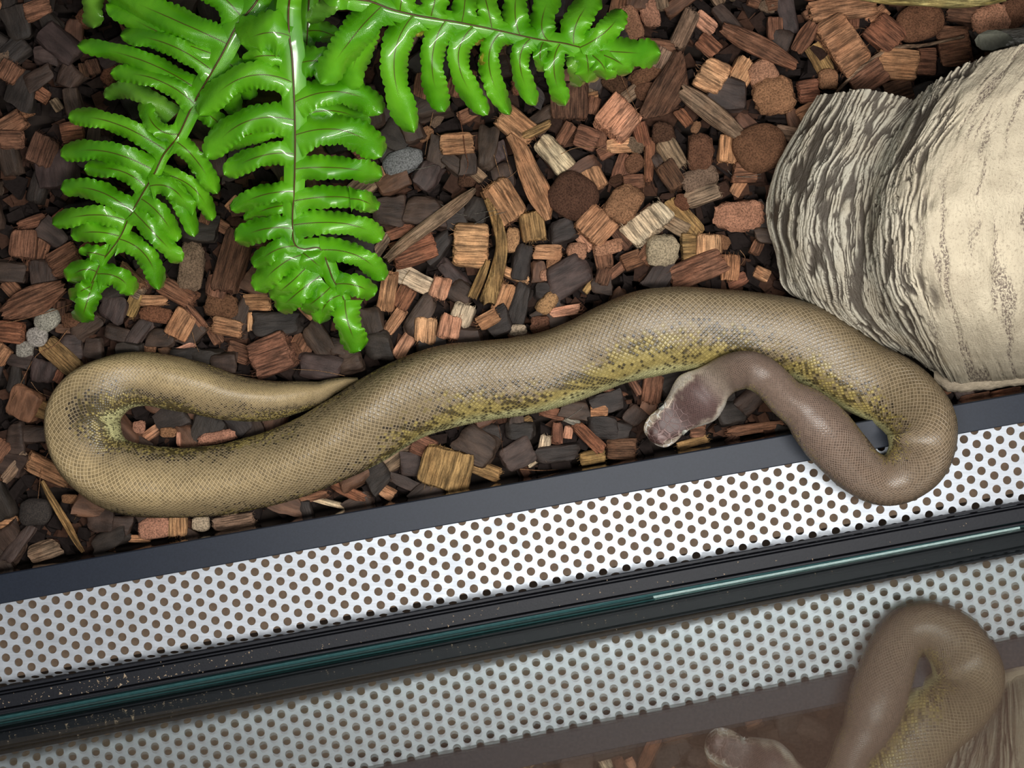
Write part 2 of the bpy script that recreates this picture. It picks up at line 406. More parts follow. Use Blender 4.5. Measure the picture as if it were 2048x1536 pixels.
def build_snake():
    st = np.array(SN, float)
    idx = np.arange(len(st))[:, None]
    d = catmull(np.hstack([st, idx]), 40)
    # smooth positions a little
    ker = np.exp(-np.linspace(-2, 2, 31) ** 2); ker /= ker.sum()
    for c in (0, 1, 2, 3, 4):
        pad = np.pad(d[:, c], 15, mode='reflect', reflect_type='odd'); d[:, c] = np.convolve(pad, ker, 'valid')
    d[:, 2] = np.clip(d[:, 2], 1.0, None) * 1.015
    cx, cy, hw, gz, roll, si = d.T
    headf = sstep(HEAD0 - 1.2, HEAD0 + 1.5, si)
    tx = np.gradient(cx); ty = np.gradient(cy); L = np.hypot(tx, ty); s = np.concatenate([[0], np.cumsum(np.hypot(np.diff(cx), np.diff(cy)))])
    step = 0.125 * np.clip(hw, 26, None) * (1 - 0.35 * headf)
    bidx = np.concatenate([[0], np.cumsum(np.diff(s) / (0.5 * (step[1:] + step[:-1])))])
    nr = int(bidx[-1] * 4)
    b = np.linspace(0, bidx[-1], nr)
    I = lambda q: np.interp(b, bidx, q)
    cx, cy, hw, gz, roll, si, headf = map(I, (cx, cy, hw, gz, roll, si, headf)); s = I(s)
    ty = np.gradient(cy); tx = np.gradient(cx); L = np.hypot(tx, ty); tx /= L; ty /= L
    NA = 100.0
    al = np.concatenate([np.linspace(-180, -128, 9)[:-1], np.linspace(-128, 128, 182), np.linspace(128, 180, 9)[1:]])
    A = np.radians(al)[None, :]
    av = al / 360.0 * NA
    # sizes in metres
    k0 = H / F
    flat = 0.86 * (1 - headf) + 0.60 * headf
    neck = np.exp(-((si - 53) / 2.6) ** 2)
    hh0 = hw * k0 * flat
    zc = gz + hh0
    kz = (H - zc) / F
    hwm = hw * kz; hhm = hwm * flat
    px = (cx - 1024) * kz; py = (768 - cy) * kz
    sx, sy = (-(-ty)), None
    # travel direction in world (y up): (tx, -ty); left of travel = (ty, tx)
    lx, ly = ty, tx
    ca, sa = np.cos(A), np.sin(A)
    # slightly squared ellipse resting on the ground
    e = 0.92
    ex = np.sign(sa) * np.abs(sa) ** e; ez = np.sign(ca) * np.abs(ca) ** (1.0)
    # head shape: flat crown, jaw bulge, lip shelf
    hf = headf[:, None]
    ez = ez * (1 - hf) + hf * np.sign(ca) * np.abs(ca) ** 1.25
    rollr = np.radians(roll)[:, None]
    bb = b[:, None] + 0 * A
    aa = av[None, :] + 0 * bb
    uu = bb + aa / 2; vv = bb - aa / 2
    fu = np.abs(uu - np.round(uu)); fv = np.abs(vv - np.round(vv))
    h = np.clip(1 - (2 * np.maximum(fu, fv)) ** 3.0, 0, 1)
    amp = (0.00042 * np.clip(hw / 75, 0.25, 1.1))[:, None] * (1 - 0.75 * hf)
    imb = ((uu - np.round(uu)) + (vv - np.round(vv)))           # raised toward the tail side
    disp = amp * (h - 0.22 * imb)
    # big soft folds
    fold = (fbm(bb / 7.0, aa / 14.0 + 3, 8, 3) - 0.5) * 0.0011 * (hw / 75)[:, None] * (1 - hf)
    # inner-bend wrinkles
    bt = np.abs(al[None, :] - roll[:, None]); spine = hwm[:, None] * (1 - hf) * (0.10 * np.exp(-(bt / 19) ** 2) - 0.055 * np.exp(-((bt - 50) / 20) ** 2)) * (0.35 + 0.65 * (1 - sstep(30, 40, si)[:, None]))
    fold = fold + spine
    rx = (hwm[:, None] + disp + fold); rz = (hhm[:, None] + disp + fold)
    # eye ridges and snout on the head
    t = si[:, None]; dal = np.degrees(A)
    ridge = np.exp(-((t - 60.2) / 1.3) ** 2) * np.exp(-((np.abs(dal) - 52) / 16) ** 2) * 0.0016
    crown = -np.exp(-((t - 61.0) / 2.2) ** 2) * np.exp(-(dal / 26) ** 2) * 0.0011
    lip = np.exp(-((np.abs(dal) - 82) / 14) ** 2) * sstep(60.5, 62.0, t) * (1 - sstep(65, 66, t)) * 0.0010
    mouth = -np.exp(-((np.abs(dal) - 101) / 4) ** 2) * sstep(57.5, 58.5, t) * 0.0010
    pit = -np.exp(-((np.abs(dal) - 26) / 7) ** 2 - ((t - 64.2) / 0.45) ** 2) * 0.0012
    rx = rx + ridge + crown + lip + mouth + pit; rz = rz + ridge + crown + lip + mouth + pit
    ox = ex * rx; oz = ez * rz
    X = px[:, None] + lx[:, None] * ox; Y = py[:, None] + ly[:, None] * ox; Z = zc[:, None] + oz
    n, m = X.shape
    V = np.stack([X, Y, Z], -1).reshape(-1, 3)
    i = np.arange(n - 1)[:, None]; j = np.arange(m)[None, :]; j2 = (j + 1) % m
    q = np.stack([i * m + j, i * m + j2, (i + 1) * m + j2, (i + 1) * m + j], -1)
    q = q[:, :m - 1].reshape(-1, 4)       # first and last angle coincide at the belly seam
    me = bpy.data.meshes.new('ball_python')
    me.vertices.add(len(V)); me.vertices.foreach_set('co', V.ravel())
    me.loops.add(q.size); me.loops.foreach_set('vertex_index', q.ravel().astype(np.int32))
    me.polygons.add(len(q)); me.polygons.foreach_set('loop_start', np.arange(0, q.size, 4, dtype=np.int32))
    me.polygons.foreach_set('loop_total', np.full(len(q), 4, np.int32))
    me.polygons.foreach_set('use_smooth', np.ones(len(q), bool))
    me.update(calc_edges=True); me.validate()
    uv = me.uv_layers.new(name='scales')
    ua = np.stack([aa.ravel(), bb.ravel()], -1)[q.ravel()]
    uv.data.foreach_set('uv', ua.ravel().astype(np.float32))
    # ---- skin colours (pigment pattern: dorsal brown, yellow flanks, pale belly; painted light and shade on the rear body)
    beta = np.abs(al[None, :] - roll[:, None])            # angle from the dorsal line
    nz = fbm(bb / 9.0, aa / 9.0, 31, 4)
    blot = fbm(bb / 22.0, aa / 16.0 + 9, 77, 3)
    be = beta + (nz - 0.5) * 44 + (blot - 0.5) * 60
    def C(c): return np.array(lin(c))
    dorsal = C((115, 100, 75)); dorsal_tail = C((146, 127, 92)); flank = C((162, 145, 88)); belly = C((206, 202, 148)); neckc = C((106, 88, 76))
    taily = 1 - sstep(16, 27, si)[:, None]
    nk = sstep(36, 49, si)[:, None]
    dc = dorsal[None, None] * (1 - taily[..., None]) + dorsal_tail[None, None] * taily[..., None]
    dc = dc * (1 - 0.42 * taily * sstep(18, 70, be))[..., None] * (1 + 0.16 * taily * (1 - sstep(8, 26, be)))[..., None]  # rear body: spine highlight and flank shade painted over the olive skin tone
    dc = dc * (1 - nk[..., None]) + neckc * nk[..., None]
    f1 = sstep(36, 96, be) * (1 - 0.66 * nk)
    f1 = f1 * (1 - 0.25 * taily)
    f2 = sstep(84, 106, beta + (nz - 0.5) * 26)
    under = flank * (1 - f2[..., None]) + belly * f2[..., None]
    und = np.maximum(f1, f2) * (1 - hf)
    colr = dc
    # yellow inside of the bends on the tail
    # head cap
    capm = (hf * sstep(0.30, 0.62, 1 - beta / 92 + (fbm(bb / 3.0, aa / 6.0, 5, 3) - .5) * 0.35))[..., None]
    side = C((190, 176, 158)); cap = C((84, 62, 58)); lipc = C((196, 180, 128))
    hcol = side * (1 - capm) + cap * capm
    lipm = (sstep(76, 92, beta) * sstep(59, 61.5, t))[..., None]
    hcol = hcol * (1 - lipm) + lipc * lipm
    colr = colr * (1 - hf[..., None]) + hcol * hf[..., None]
    mline = (np.exp(-((np.abs(dal) - 100) / 4.5) ** 2) * sstep(57.0, 58.5, t))[..., None]
    colr = colr * (1 - 0.85 * mline) + C((30, 24, 22)) * 0.85 * mline
    # edge (skin between scales) lighter on the back, olive on the flank
    edge = np.clip(colr * 2.5 + 0.07, 0, 0.9)
    # black flecks
    streak = fbm(bb / 3.2 + 0.25 * aa, aa / 26.0, 51, 2)
    clus = fbm(bb / 10.0, aa / 12.0, 91, 3)
    sp = sstep(36, 66, be) * (1 - sstep(92, 112, beta)) * (0.17 + 0.45 * sstep(0.50, 0.80, clus) + 0.9 * sstep(0.64, 0.76, streak))
    sp = sp * (1 - 0.9 * nk) * (1 - hf)
    sp = np.clip(sp + taily * 0.28 * sstep(28, 66, be), 0, 0.9)
    for nm, arr in (('base', colr), ('edge', edge), ('under', under)):
        a4 = np.concatenate([np.broadcast_to(arr, (n, m, 3)), np.ones((n, m, 1))], -1).reshape(-1, 4)
        at = me.attributes.new(nm, 'FLOAT_COLOR', 'POINT'); at.data.foreach_set('color', a4.ravel().astype(np.float32))
    for nm, arr in (('speck', sp), ('und', und), ('head', hf + 0 * A), ('plates', sstep(58.5, 59.8, t) + 0 * A)):
        at = me.attributes.new(nm, 'FLOAT', 'POINT'); at.data.foreach_set('value', np.ascontiguousarray(np.broadcast_to(arr, (n, m))).ravel().astype(np.float32))
    # ---- skin material
    mt, nt, b_ = new_mat('snake_skin'); k = N(nt)
    uvn = k.node('UVMap', uv_map='scales'); sep = k.node('SeparateXYZ'); k.put(sep.inputs[0], uvn.outputs[0])
    ha = k.math('MULTIPLY', sep.outputs[0], 0.5)
    U = k.math('ADD', sep.outputs[1], ha); W_ = k.math('SUBTRACT', sep.outputs[1], ha)
    ru, rv = k.math('ROUND', U), k.math('ROUND', W_)
    du, dv = k.math('SUBTRACT', U, ru), k.math('SUBTRACT', W_, rv)
    ed = k.math('MAXIMUM', k.math('ABSOLUTE', du), k.math('ABSOLUTE', dv))
    ids = k.node('CombineXYZ'); k.put(ids.inputs[0], ru); k.put(ids.inputs[1], rv)
    wn = k.node('TexWhiteNoise', noise_dimensions='3D'); k.put(wn.inputs['Vector'], ids.outputs[0])
    vor = k.node('TexVoronoi', feature='DISTANCE_TO_EDGE'); k.put(vor.inputs['Vector'], k.obj()); vor.inputs['Scale'].default_value = 215
    vor.inputs['Randomness'].default_value = 0.85
    plate_e = k.ss(vor.outputs['Distance'], 0.02, 0.075, 1.0, 0.0)
    pl = k.attr('plates').outputs['Fac']
    em = k.ss(ed, 0.33, 0.46)
    em = k.math('ADD', k.math('MULTIPLY', em, k.math('SUBTRACT', 1.0, pl)), k.math('MULTIPLY', plate_e, pl))
    wn3 = k.node('TexWhiteNoise', noise_dimensions='4D'); k.put(wn3.inputs['Vector'], ids.outputs[0]); wn3.inputs['W'].default_value = 8.1
    ud = k.attr('und').outputs['Fac']
    uf = k.ss(k.math('ADD', ud, k.math('MULTIPLY', k.math('SUBTRACT', wn3.outputs['Value'], 0.5), 0.7)), 0.22, 0.72)
    uf = k.math('MULTIPLY', uf, k.ss(ud, 0.0, 0.12))
    uc = k.attr('under').outputs['Color']
    base = k.mix(uf, k.attr('base').outputs['Color'], uc)
    val = k.ss(wn.outputs['Value'], 0.0, 1.0, 0.80, 1.20)
    cc = k.node('CombineColor'); [k.put(cc.inputs[i_], val) for i_ in range(3)]
    base = k.mix(1.0, base, cc.outputs[0], 'MULTIPLY')
    wn2 = k.node('TexWhiteNoise', noise_dimensions='4D'); k.put(wn2.inputs['Vector'], ids.outputs[0]); wn2.inputs['W'].default_value = 3.3
    spk = k.ss(k.math('SUBTRACT', k.attr('speck').outputs['Fac'], wn2.outputs['Value']), -0.02, 0.05)
    spk = k.math('MULTIPLY', spk, k.ss(ed, 0.30, 0.46, 1.0, 0.55))
    base = k.mix(k.math('MULTIPLY', spk, 0.86), base, (0.022, 0.016, 0.012))
    edc = k.mix(uf, k.attr('edge').outputs['Color'], k.mix(1.0, uc, k.mix(k.ss(ud, 0.80, 1.0), (0.26, 0.22, 0.15), (0.95, 0.95, 0.9)), 'MULTIPLY'))
    col = k.mix(k.math('MULTIPLY', em, 0.75), base, edc)
    k.put(b_.inputs['Base Color'], col)
    k.put(b_.inputs['Roughness'], k.math('ADD', 0.35, k.math('MULTIPLY', k.attr('head').outputs['Fac'], 0.14))); b_.inputs['Specular IOR Level'].default_value = 0.55
    hgt = k.math('SUBTRACT', 1.0, em)
    tilt = k.math('MULTIPLY', k.math('ADD', du, dv), -0.5)
    k.put(b_.inputs['Normal'], k.bump(k.math('ADD', hgt, tilt), 0.00035, 0.7))
    me.materials.append(mt)
    o = bpy.data.objects.new('snake', me); COL.objects.link(o)
    # eyes
    def at_pos(st_i, ang, out=0.0):
        r = int(np.argmin(np.abs(si - st_i))); c = int(np.argmin(np.abs(al - ang)))
        p = Vector((X[r, c], Y[r, c], Z[r, c])); ctr = Vector((px[r], py[r], zc[r]))
        return p + (p - ctr).normalized() * out, (p - ctr).normalized()
    me_mat = simple('eye_black', (16, 15, 16), 0.06, 0, 0.8)
    rim = simple('eye_rim', (150, 150, 140), 0.35)
    for ang in (66, -66):
        p, nrm = at_pos(60.35, ang, -0.0003)
        for nm, rr, mm, sh in (('eye', 0.0027, me_mat, 0.0), ('eyelid_ring', 0.0031, rim, -0.0009)):
            bm = bmesh.new(); bmesh.ops.create_uvsphere(bm, u_segments=20, v_segments=14, radius=rr)
            Vv = [v.co + p + nrm * sh for v in bm.verts]; Ff = [[v.index for v in f.verts] for f in bm.faces]; bm.free()
            mesh_obj(nm, Vv, Ff, mm, o)
    return o
snake = build_snake()
tag(snake, 'olive-brown and yellow ball python stretched over chips, its neck looped across the bar', 'snake')
# ------------------------------------------------------------------ resin cork-bark hide
HC = [  # wrinkle curves from the upper edge to the lower edge (px), with heights along them
 ([(1634,190),(1608,229),(1582,276),(1556,323),(1541,365),(1531,417),(1533,453),(1549,505),(1557,545),(1562,568),(1578,588),(1600,600)], [.020,.016,.012,.008,.006,.004,.004,.003,.002,.002,.002,.002]),
 ([(1652,187),(1624,236),(1598,286),(1574,335),(1560,380),(1552,430),(1555,468),(1570,518),(1581,556),(1592,586),(1616,608),(1642,622)], [.034,.031,.029,.026,.024,.022,.021,.019,.017,.014,.011,.008]),
 ([(1690,184),(1655,245),(1628,300),(1606,352),(1592,402),(1586,452),(1590,496),(1606,545),(1623,586),(1642,616),(1668,640),(1694,656)], [.046,.045,.044,.043,.042,.041,.040,.037,.033,.028,.020,.012]),
 ([(1745,179),(1708,245),(1678,308),(1656,366),(1643,420),(1638,470),(1643,520),(1660,570),(1680,612),(1704,646),(1732,674),(1756,692)], [.058,.059,.060,.060,.060,.059,.057,.053,.047,.038,.026,.014]),
 ([(1824,196),(1782,255),(1748,318),(1724,380),(1712,435),(1708,488),(1714,540),(1732,594),(1754,636),(1780,672),(1808,700),(1828,717)], [.064,.066,.068,.070,.070,.069,.067,.062,.054,.043,.028,.014]),
 ([(1842,184),(1802,245),(1768,310),(1744,374),(1732,432),(1728,488),(1734,544),(1753,600),(1776,644),(1802,682),(1832,716),(1854,737)], [.070,.072,.074,.076,.077,.076,.074,.069,.060,.048,.031,.014]),
 ([(1890,148),(1842,218),(1804,292),(1778,362),(1765,426),(1762,488),(1769,548),(1788,608),(1811,654),(1837,696),(1864,732),(1882,754)], [.092,.098,.102,.104,.105,.104,.100,.092,.078,.060,.036,.014]),
 ([(1975,105),(1905,190),(1858,276),(1834,356),(1824,428),(1822,496),(1828,560),(1845,622),(1866,672),(1886,714),(1904,748),(1912,768)], [.104,.113,.119,.123,.124,.123,.118,.107,.089,.066,.038,.013]),
 ([(2060,84),(1985,172),(1935,268),(1912,356),(1906,432),(1906,504),(1912,570),(1926,632),(1942,682),(1956,722),(1968,750),(1974,764)], [.108,.120,.128,.132,.133,.131,.125,.112,.092,.067,.038,.013]),
 ([(2160,60),(2085,150),(2040,250),(2020,345),(2014,430),(2014,508),(2020,576),(2030,638),(2040,686),(2048,722),(2054,746),(2056,756)], [.106,.119,.128,.133,.134,.132,.125,.111,.091,.066,.038,.013]),
 ([(2400,30),(2340,130),(2310,240),(2296,340),(2290,430),(2290,510),(2292,578),(2296,636),(2300,680),(2304,708),(2306,722),(2308,730)], [.085,.098,.106,.111,.112,.110,.104,.092,.075,.055,.033,.013]),
]
def build_hide():
    K = len(HC); M = len(HC[0][0])
    grid = np.array([[(x, y, z) for (x, y), z in zip(c, zz)] for c, zz in HC], float)   # K x M x 3
    # interpolate along v then across u
    a = np.stack([catmull(grid[k], 36) for k in range(K)])          # K x nv x 3
    a = np.stack([catmull(a[:, j], 44) for j in range(a.shape[1])], 1)   # nu x nv x 3
    nu, nv = a.shape[:2]
    kz = (H - a[..., 2]) / F
    X = (a[..., 0] - 1024) * kz; Y = (768 - a[..., 1]) * kz; Z = a[..., 2].copy()
    # arc coordinates (px)
    du = np.sqrt(np.diff(a[..., 0], axis=0) ** 2 + np.diff(a[..., 1], axis=0) ** 2 + (np.diff(Z, axis=0) / (H / F)) ** 2)
    U = np.vstack([np.zeros((1, nv)), np.cumsum(du, 0)]); Um = U.mean(1, keepdims=True) + 0 * U
    dv = np.hypot(np.diff(a[..., 0], axis=1), np.diff(a[..., 1], axis=1))
    Vv = np.hstack([np.zeros((nu, 1)), np.cumsum(dv, 1)])
    ku = np.linspace(0, K - 1, nu)[:, None] + 0 * U
    warp = (fbm(Um / 70, Vv / 120, 3, 2) - .5) * 40 + (fbm(Um / 14, Vv / 17, 4, 2) - .5) * 7
    w1 = Um + warp
    r1 = 1 - np.abs(2 * vnoise(w1 / 11, Vv / 150, 11) - 1); r2 = 1 - np.abs(2 * vnoise(w1 / 5.5 + 7, Vv / 60, 12) - 1)
    r3 = 1 - np.abs(2 * vnoise(w1 / 19 + 3, Vv / 300, 13) - 1)
    wr = np.maximum.reduce([1.0 * sstep(.66, .93, r1), 0.85 * sstep(.64, .93, r2), .9 * sstep(.84, .98, r3)])
    band = sstep(-.3, .6, ku) * (1 - sstep(6.6, 7.6, ku + (fbm(Um / 70, Vv / 90, 8, 3) - .5) * 2.2))     # heavily wrinkled left band
    # long streaks on the smooth part
    st = sstep(.50, .70, fbm((Um + (fbm(Um / 40, Vv / 60, 6, 2) - .5) * 26) / 15, Vv / 130 + Um / 400, 21, 3)) * (1 - band)
    gran = fbm(Um / 4, Vv / 6, 41, 2)
    depth = 0.0019 * wr * band + 0.0005 * st + 0.0006 * (fbm(Um / 9, Vv / 16, 42, 3) - .5)
    lump = (fbm(Um / 90, Vv / 120, 61, 3) - .5) * 0.010 * np.clip(sstep(.4, 1.6, ku) * (1 - sstep(2.2, 3.2, ku)) + sstep(5.2, 7, ku), 0, 1)
    Z0 = Z + lump
    dxu, dyu, dzu = np.gradient(X, axis=0), np.gradient(Y, axis=0), np.gradient(Z0, axis=0)
    dxv, dyv, dzv = np.gradient(X, axis=1), np.gradient(Y, axis=1), np.gradient(Z0, axis=1)
    nx, ny, nz = dyu * dzv - dzu * dyv, dzu * dxv - dxu * dzv, dxu * dyv - dyu * dxv
    L = np.sqrt(nx ** 2 + ny ** 2 + nz ** 2) + 1e-12
    sg = np.sign(nz.mean()); nx, ny, nz = sg * nx / L, sg * ny / L, sg * nz / L
    X = X - nx * depth; Y = Y - ny * depth; Z = Z0 - nz * depth
    # ragged upper lip
    V = np.stack([X, Y, Z], -1).reshape(-1, 3)
    i = np.arange(nu - 1)[:, None]; j = np.arange(nv - 1)[None, :]
    q = np.stack([i * nv + j, (i + 1) * nv + j, (i + 1) * nv + j + 1, i * nv + j + 1], -1).reshape(-1, 4)
    if sg < 0: q = q[:, ::-1]
    me = bpy.data.meshes.new('shell')
    me.vertices.add(len(V)); me.vertices.foreach_set('co', V.ravel())
    me.loops.add(q.size); me.loops.foreach_set('vertex_index', q.ravel().astype(np.int32))
    me.polygons.add(len(q)); me.polygons.foreach_set('loop_start', np.arange(0, q.size, 4, dtype=np.int32))
    me.polygons.foreach_set('loop_total', np.full(len(q), 4, np.int32)); me.polygons.foreach_set('use_smooth', np.ones(len(q), bool))
    me.update(calc_edges=True)
    dirt = np.clip(wr * band * 1.1, 0, 1)
    for nm, arr in (('dirt', dirt), ('streak', np.clip(st + .35 * sstep(.5, .75, fbm(Um / 60, Vv / 60, 47, 3)) * (1 - band), 0, 1)), ('warm', sstep(5.5, 8.0, ku))):
        at = me.attributes.new(nm, 'FLOAT', 'POINT'); at.data.foreach_set('value', arr.ravel().astype(np.float32))
    uv = me.uv_layers.new(name='grain')
    ua = np.stack([(Um / 100).ravel(), (Vv / 100).ravel()], -1)[q.ravel()]; uv.data.foreach_set('uv', ua.ravel().astype(np.float32))
    m, nt, b = new_mat('painted_resin_bark'); n = N(nt)
    u = n.node('UVMap', uv_map='grain'); mp = n.node('Mapping'); n.put(mp.inputs[0], u.outputs[0]); mp.inputs['Scale'].default_value = (22, 5, 1)
    f = n.noise(mp.outputs[0], 1.0, 4, .65, .6); g2 = n.noise(n.obj(), 700, 3, .7); g3 = n.noise(n.obj(), 45, 3)
    base = n.mix(n.attr('warm').outputs['Fac'], lin((208, 202, 184)), lin((224, 211, 184)))
    base = n.mix(n.ss(g3, .35, .7, 0, .5), base, lin((186, 172, 148)))
    base = n.mix(n.ss(g2, .54, .70, 0, .55), base, lin((140, 122, 104)))
    d = n.attr('dirt').outputs['Fac']
    base = n.mix(n.math('MULTIPLY', n.ss(f, .56, .68), n.math('SUBTRACT', .75, n.math('MULTIPLY', n.attr('warm').outputs['Fac'], .62))), base, lin((92, 80, 70)))
    sk = n.attr('streak').outputs['Fac']; m2 = n.node('Mapping'); n.put(m2.inputs[0], u.outputs[0]); m2.inputs['Scale'].default_value = (30, 16, 1)
    fs = n.noise(m2.outputs[0], 1.0, 4, .72, .3)
    base = n.mix(n.math('MULTIPLY', n.ss(n.math('ADD', fs, n.math('MULTIPLY', sk, .12)), .56, .68), n.math('MULTIPLY', sk, .85)), base, lin((98, 82, 78)))
    col = n.mix(n.ss(d, .18, .95, 0, .86), base, lin((66, 56, 50)))
    n.put(b.inputs['Base Color'], col); b.inputs['Roughness'].default_value = .62; b.inputs['Specular IOR Level'].default_value = .3
    n.put(b.inputs['Normal'], n.bump(n.math('SUBTRACT', g2, n.math('MULTIPLY', f, 1.2)), .0010, .6))
    me.materials.append(m)
    root = empty('reptile_hide', P(1880, 480, 0))
    tag(root, 'cream resin reptile hide shaped like wrinkled cork bark, standing beside the snake', 'hide')
    o = bpy.data.objects.new('shell', me); COL.objects.link(o); child(o, root)
    sd = o.modifiers.new('thickness', 'SOLIDIFY'); sd.thickness = .005; sd.offset = -1
    # foot flange along the bar
    pts = [(1868, 752), (1900, 772), (1960, 769), (2048, 757), (2140, 742), (2300, 716)]
    Vf = []; Ff = []
    dense = catmull(pts, 10)
    for k, (x, y) in enumerate(dense):
        wob = 2.2 * math.sin(k * .9) + 1.5 * math.sin(k * 2.3)
        for dy, z in ((-14, .016), (-4, .0135), (6 + wob * .4, .0115), (11 + wob * .5, .008), (12 + wob * .5, .001)):
            Vf.append(P(x, y + dy, z))
    for k in range(len(dense) - 1):
        for c in range(4): Ff.append((k * 5 + c, k * 5 + c + 1, (k + 1) * 5 + c + 1, (k + 1) * 5 + c))
    fl_ = child(mesh_obj('foot_flange', Vf, Ff, simple('dusty_resin', (178, 164, 142), .7, 0, .3, (300, .0014))), root)
    fl_['label'] = 'narrow grey-brown flange along the hide foot'
    # curled rear lip at the top edge with its grey underside
    Vr = []; Fr = []
    outer = catmull([(1950, 84), (1960, 70), (1985, 60), (2020, 57), (2060, 53), (2160, 40)], 10)
    inner = catmull([(1968, 100), (1985, 96), (2005, 92), (2030, 84), (2070, 76), (2160, 66)], 10)
    nr = len(outer)
    for k in range(nr):
        for c in range(7):
            t = c / 6; x = outer[k][0] * (1 - t) + inner[k][0] * t; y = outer[k][1] * (1 - t) + inner[k][1] * t
            rag = 2.0 * math.sin(k * 1.7 + c * 2) * (t > .8)
            Vr.append(P(x, y + rag, .030 + .030 * math.sin(t * 1.5) * (0.4 + k / nr)))
    for k in range(nr - 1):
        for c in range(6): Fr.append((k * 7 + c, k * 7 + c + 1, (k + 1) * 7 + c + 1, (k + 1) * 7 + c))
    lipm, nt, b = new_mat('pale_lip'); n = N(nt)
    f2 = n.noise(n.obj((260, 900, 300)), 1.0, 4)
    n.put(b.inputs['Base Color'], n.mix(n.ss(f2, .4, .6), lin((120, 114, 104)), lin((196, 192, 182)))); b.inputs['Roughness'].default_value = .7
    o2 = child(mesh_obj('rear_lip', Vr, Fr, lipm), root); sd = o2.modifiers.new('t', 'SOLIDIFY'); sd.thickness = .004; sd.offset = -1
    # torn grey end face of the lip
    poly = [(1949, 80), (1957, 69), (1975, 60), (1993, 60), (2012, 66), (2026, 75), (2037, 86), (2020, 92), (1998, 96), (1985, 101), (1964, 100), (1953, 92)]
    Vg = [P(x, y, .056 + .0016 * math.sin(i_ * 2.1)) for i_, (x, y) in enumerate(poly)] + [P(x + 6, y + 4, .040) for x, y in poly]
    nn = len(poly); Fg = [tuple(range(nn))] + [(i_, (i_ + 1) % nn, nn + (i_ + 1) % nn, nn + i_) for i_ in range(nn)]
    o3 = child(mesh_obj('torn_end', Vg, Fg, simple('grey_green_resin', (104, 104, 92), .8, 0, .2, (500, .0008)), smooth=False), root)
    o3['label'] = 'flat grey-green torn end face'
    return root
hide = build_hide()

# ------------------------------------------------------------------ artificial fern
def mat_leaf(name, ca, cb, vein=True):
    m, nt, b = new_mat(name); n = N(nt)
    u = n.node('UVMap', uv_map='leaf'); s = n.node('SeparateXYZ'); n.put(s.inputs[0], u.outputs[0])   # U along (px/100), V across (px/100)
    wv1 = n.math('SINE', n.math('MULTIPLY', s.outputs[0], 190.0)); wv2 = n.math('SINE', n.math('MULTIPLY', s.outputs[1], 190.0))
    weave = n.math('MULTIPLY', wv1, wv2)
    big = n.noise(n.obj(), 38, 3); mid = n.noise(n.obj(), 160, 3)
    col = n.mix(n.ss(big, .3, .7), lin(ca), lin(cb))
    col = n.mix(n.ss(weave, .1, 1.0, 0, .26), col, n.mix(1.0, col, (1.75, 1.35, 1.5), 'MULTIPLY'))  # weave threads, lightened further to paint in whitish leaf highlights
    if vein:
        av = n.math('ABSOLUTE', n.math('ADD', s.outputs[1], n.math('MULTIPLY', n.math('SUBTRACT', mid, .5), .012)))
        ln = n.math('MULTIPLY', n.ss(av, .006, .015, 1.0, 0.0), n.ss(n.attr('along').outputs['Fac'], .55, .8, 1.0, 0.0))
        col = n.mix(n.math('MULTIPLY', ln, .85), col, lin((86, 52, 22)))
    n.put(b.inputs['Base Color'], col)
    b.inputs['Roughness'].default_value = .3; b.inputs['Specular IOR Level'].default_value = .9
    b.inputs['Coat Weight'].default_value = 1.0; b.inputs['Coat Roughness'].default_value = .13
    n.put(b.inputs['Normal'], n.bump(n.math('ADD', n.math('MULTIPLY', weave, .22), n.math('MULTIPLY', mid, 1.6)), .0006, .45))
    tr = n.node('BsdfTranslucent'); n.put(tr.inputs[0], n.mix(1.0, col, (1.1, 1.25, .6), 'MULTIPLY'))
    ms = n.node('MixShader'); ms.inputs[0].default_value = .22
    out = [x for x in nt.nodes if x.type == 'OUTPUT_MATERIAL'][0]
    nt.links.new(b.outputs[0], ms.inputs[1]); nt.links.new(tr.outputs[0], ms.inputs[2]); nt.links.new(ms.outputs[0], out.inputs[0])
    return m
M_LEAF = mat_leaf('fern_green', (84, 168, 10), (120, 204, 34))
M_LEAFD = mat_leaf('fern_green_dull', (96, 158, 44), (124, 184, 58), False)
M_STUB = mat_leaf('fern_stub_yellow', (150, 150, 40), (176, 168, 60), False)
M_VEIN = simple('brown_vein', (84, 50, 24), .4)
rl = random.Random(11)
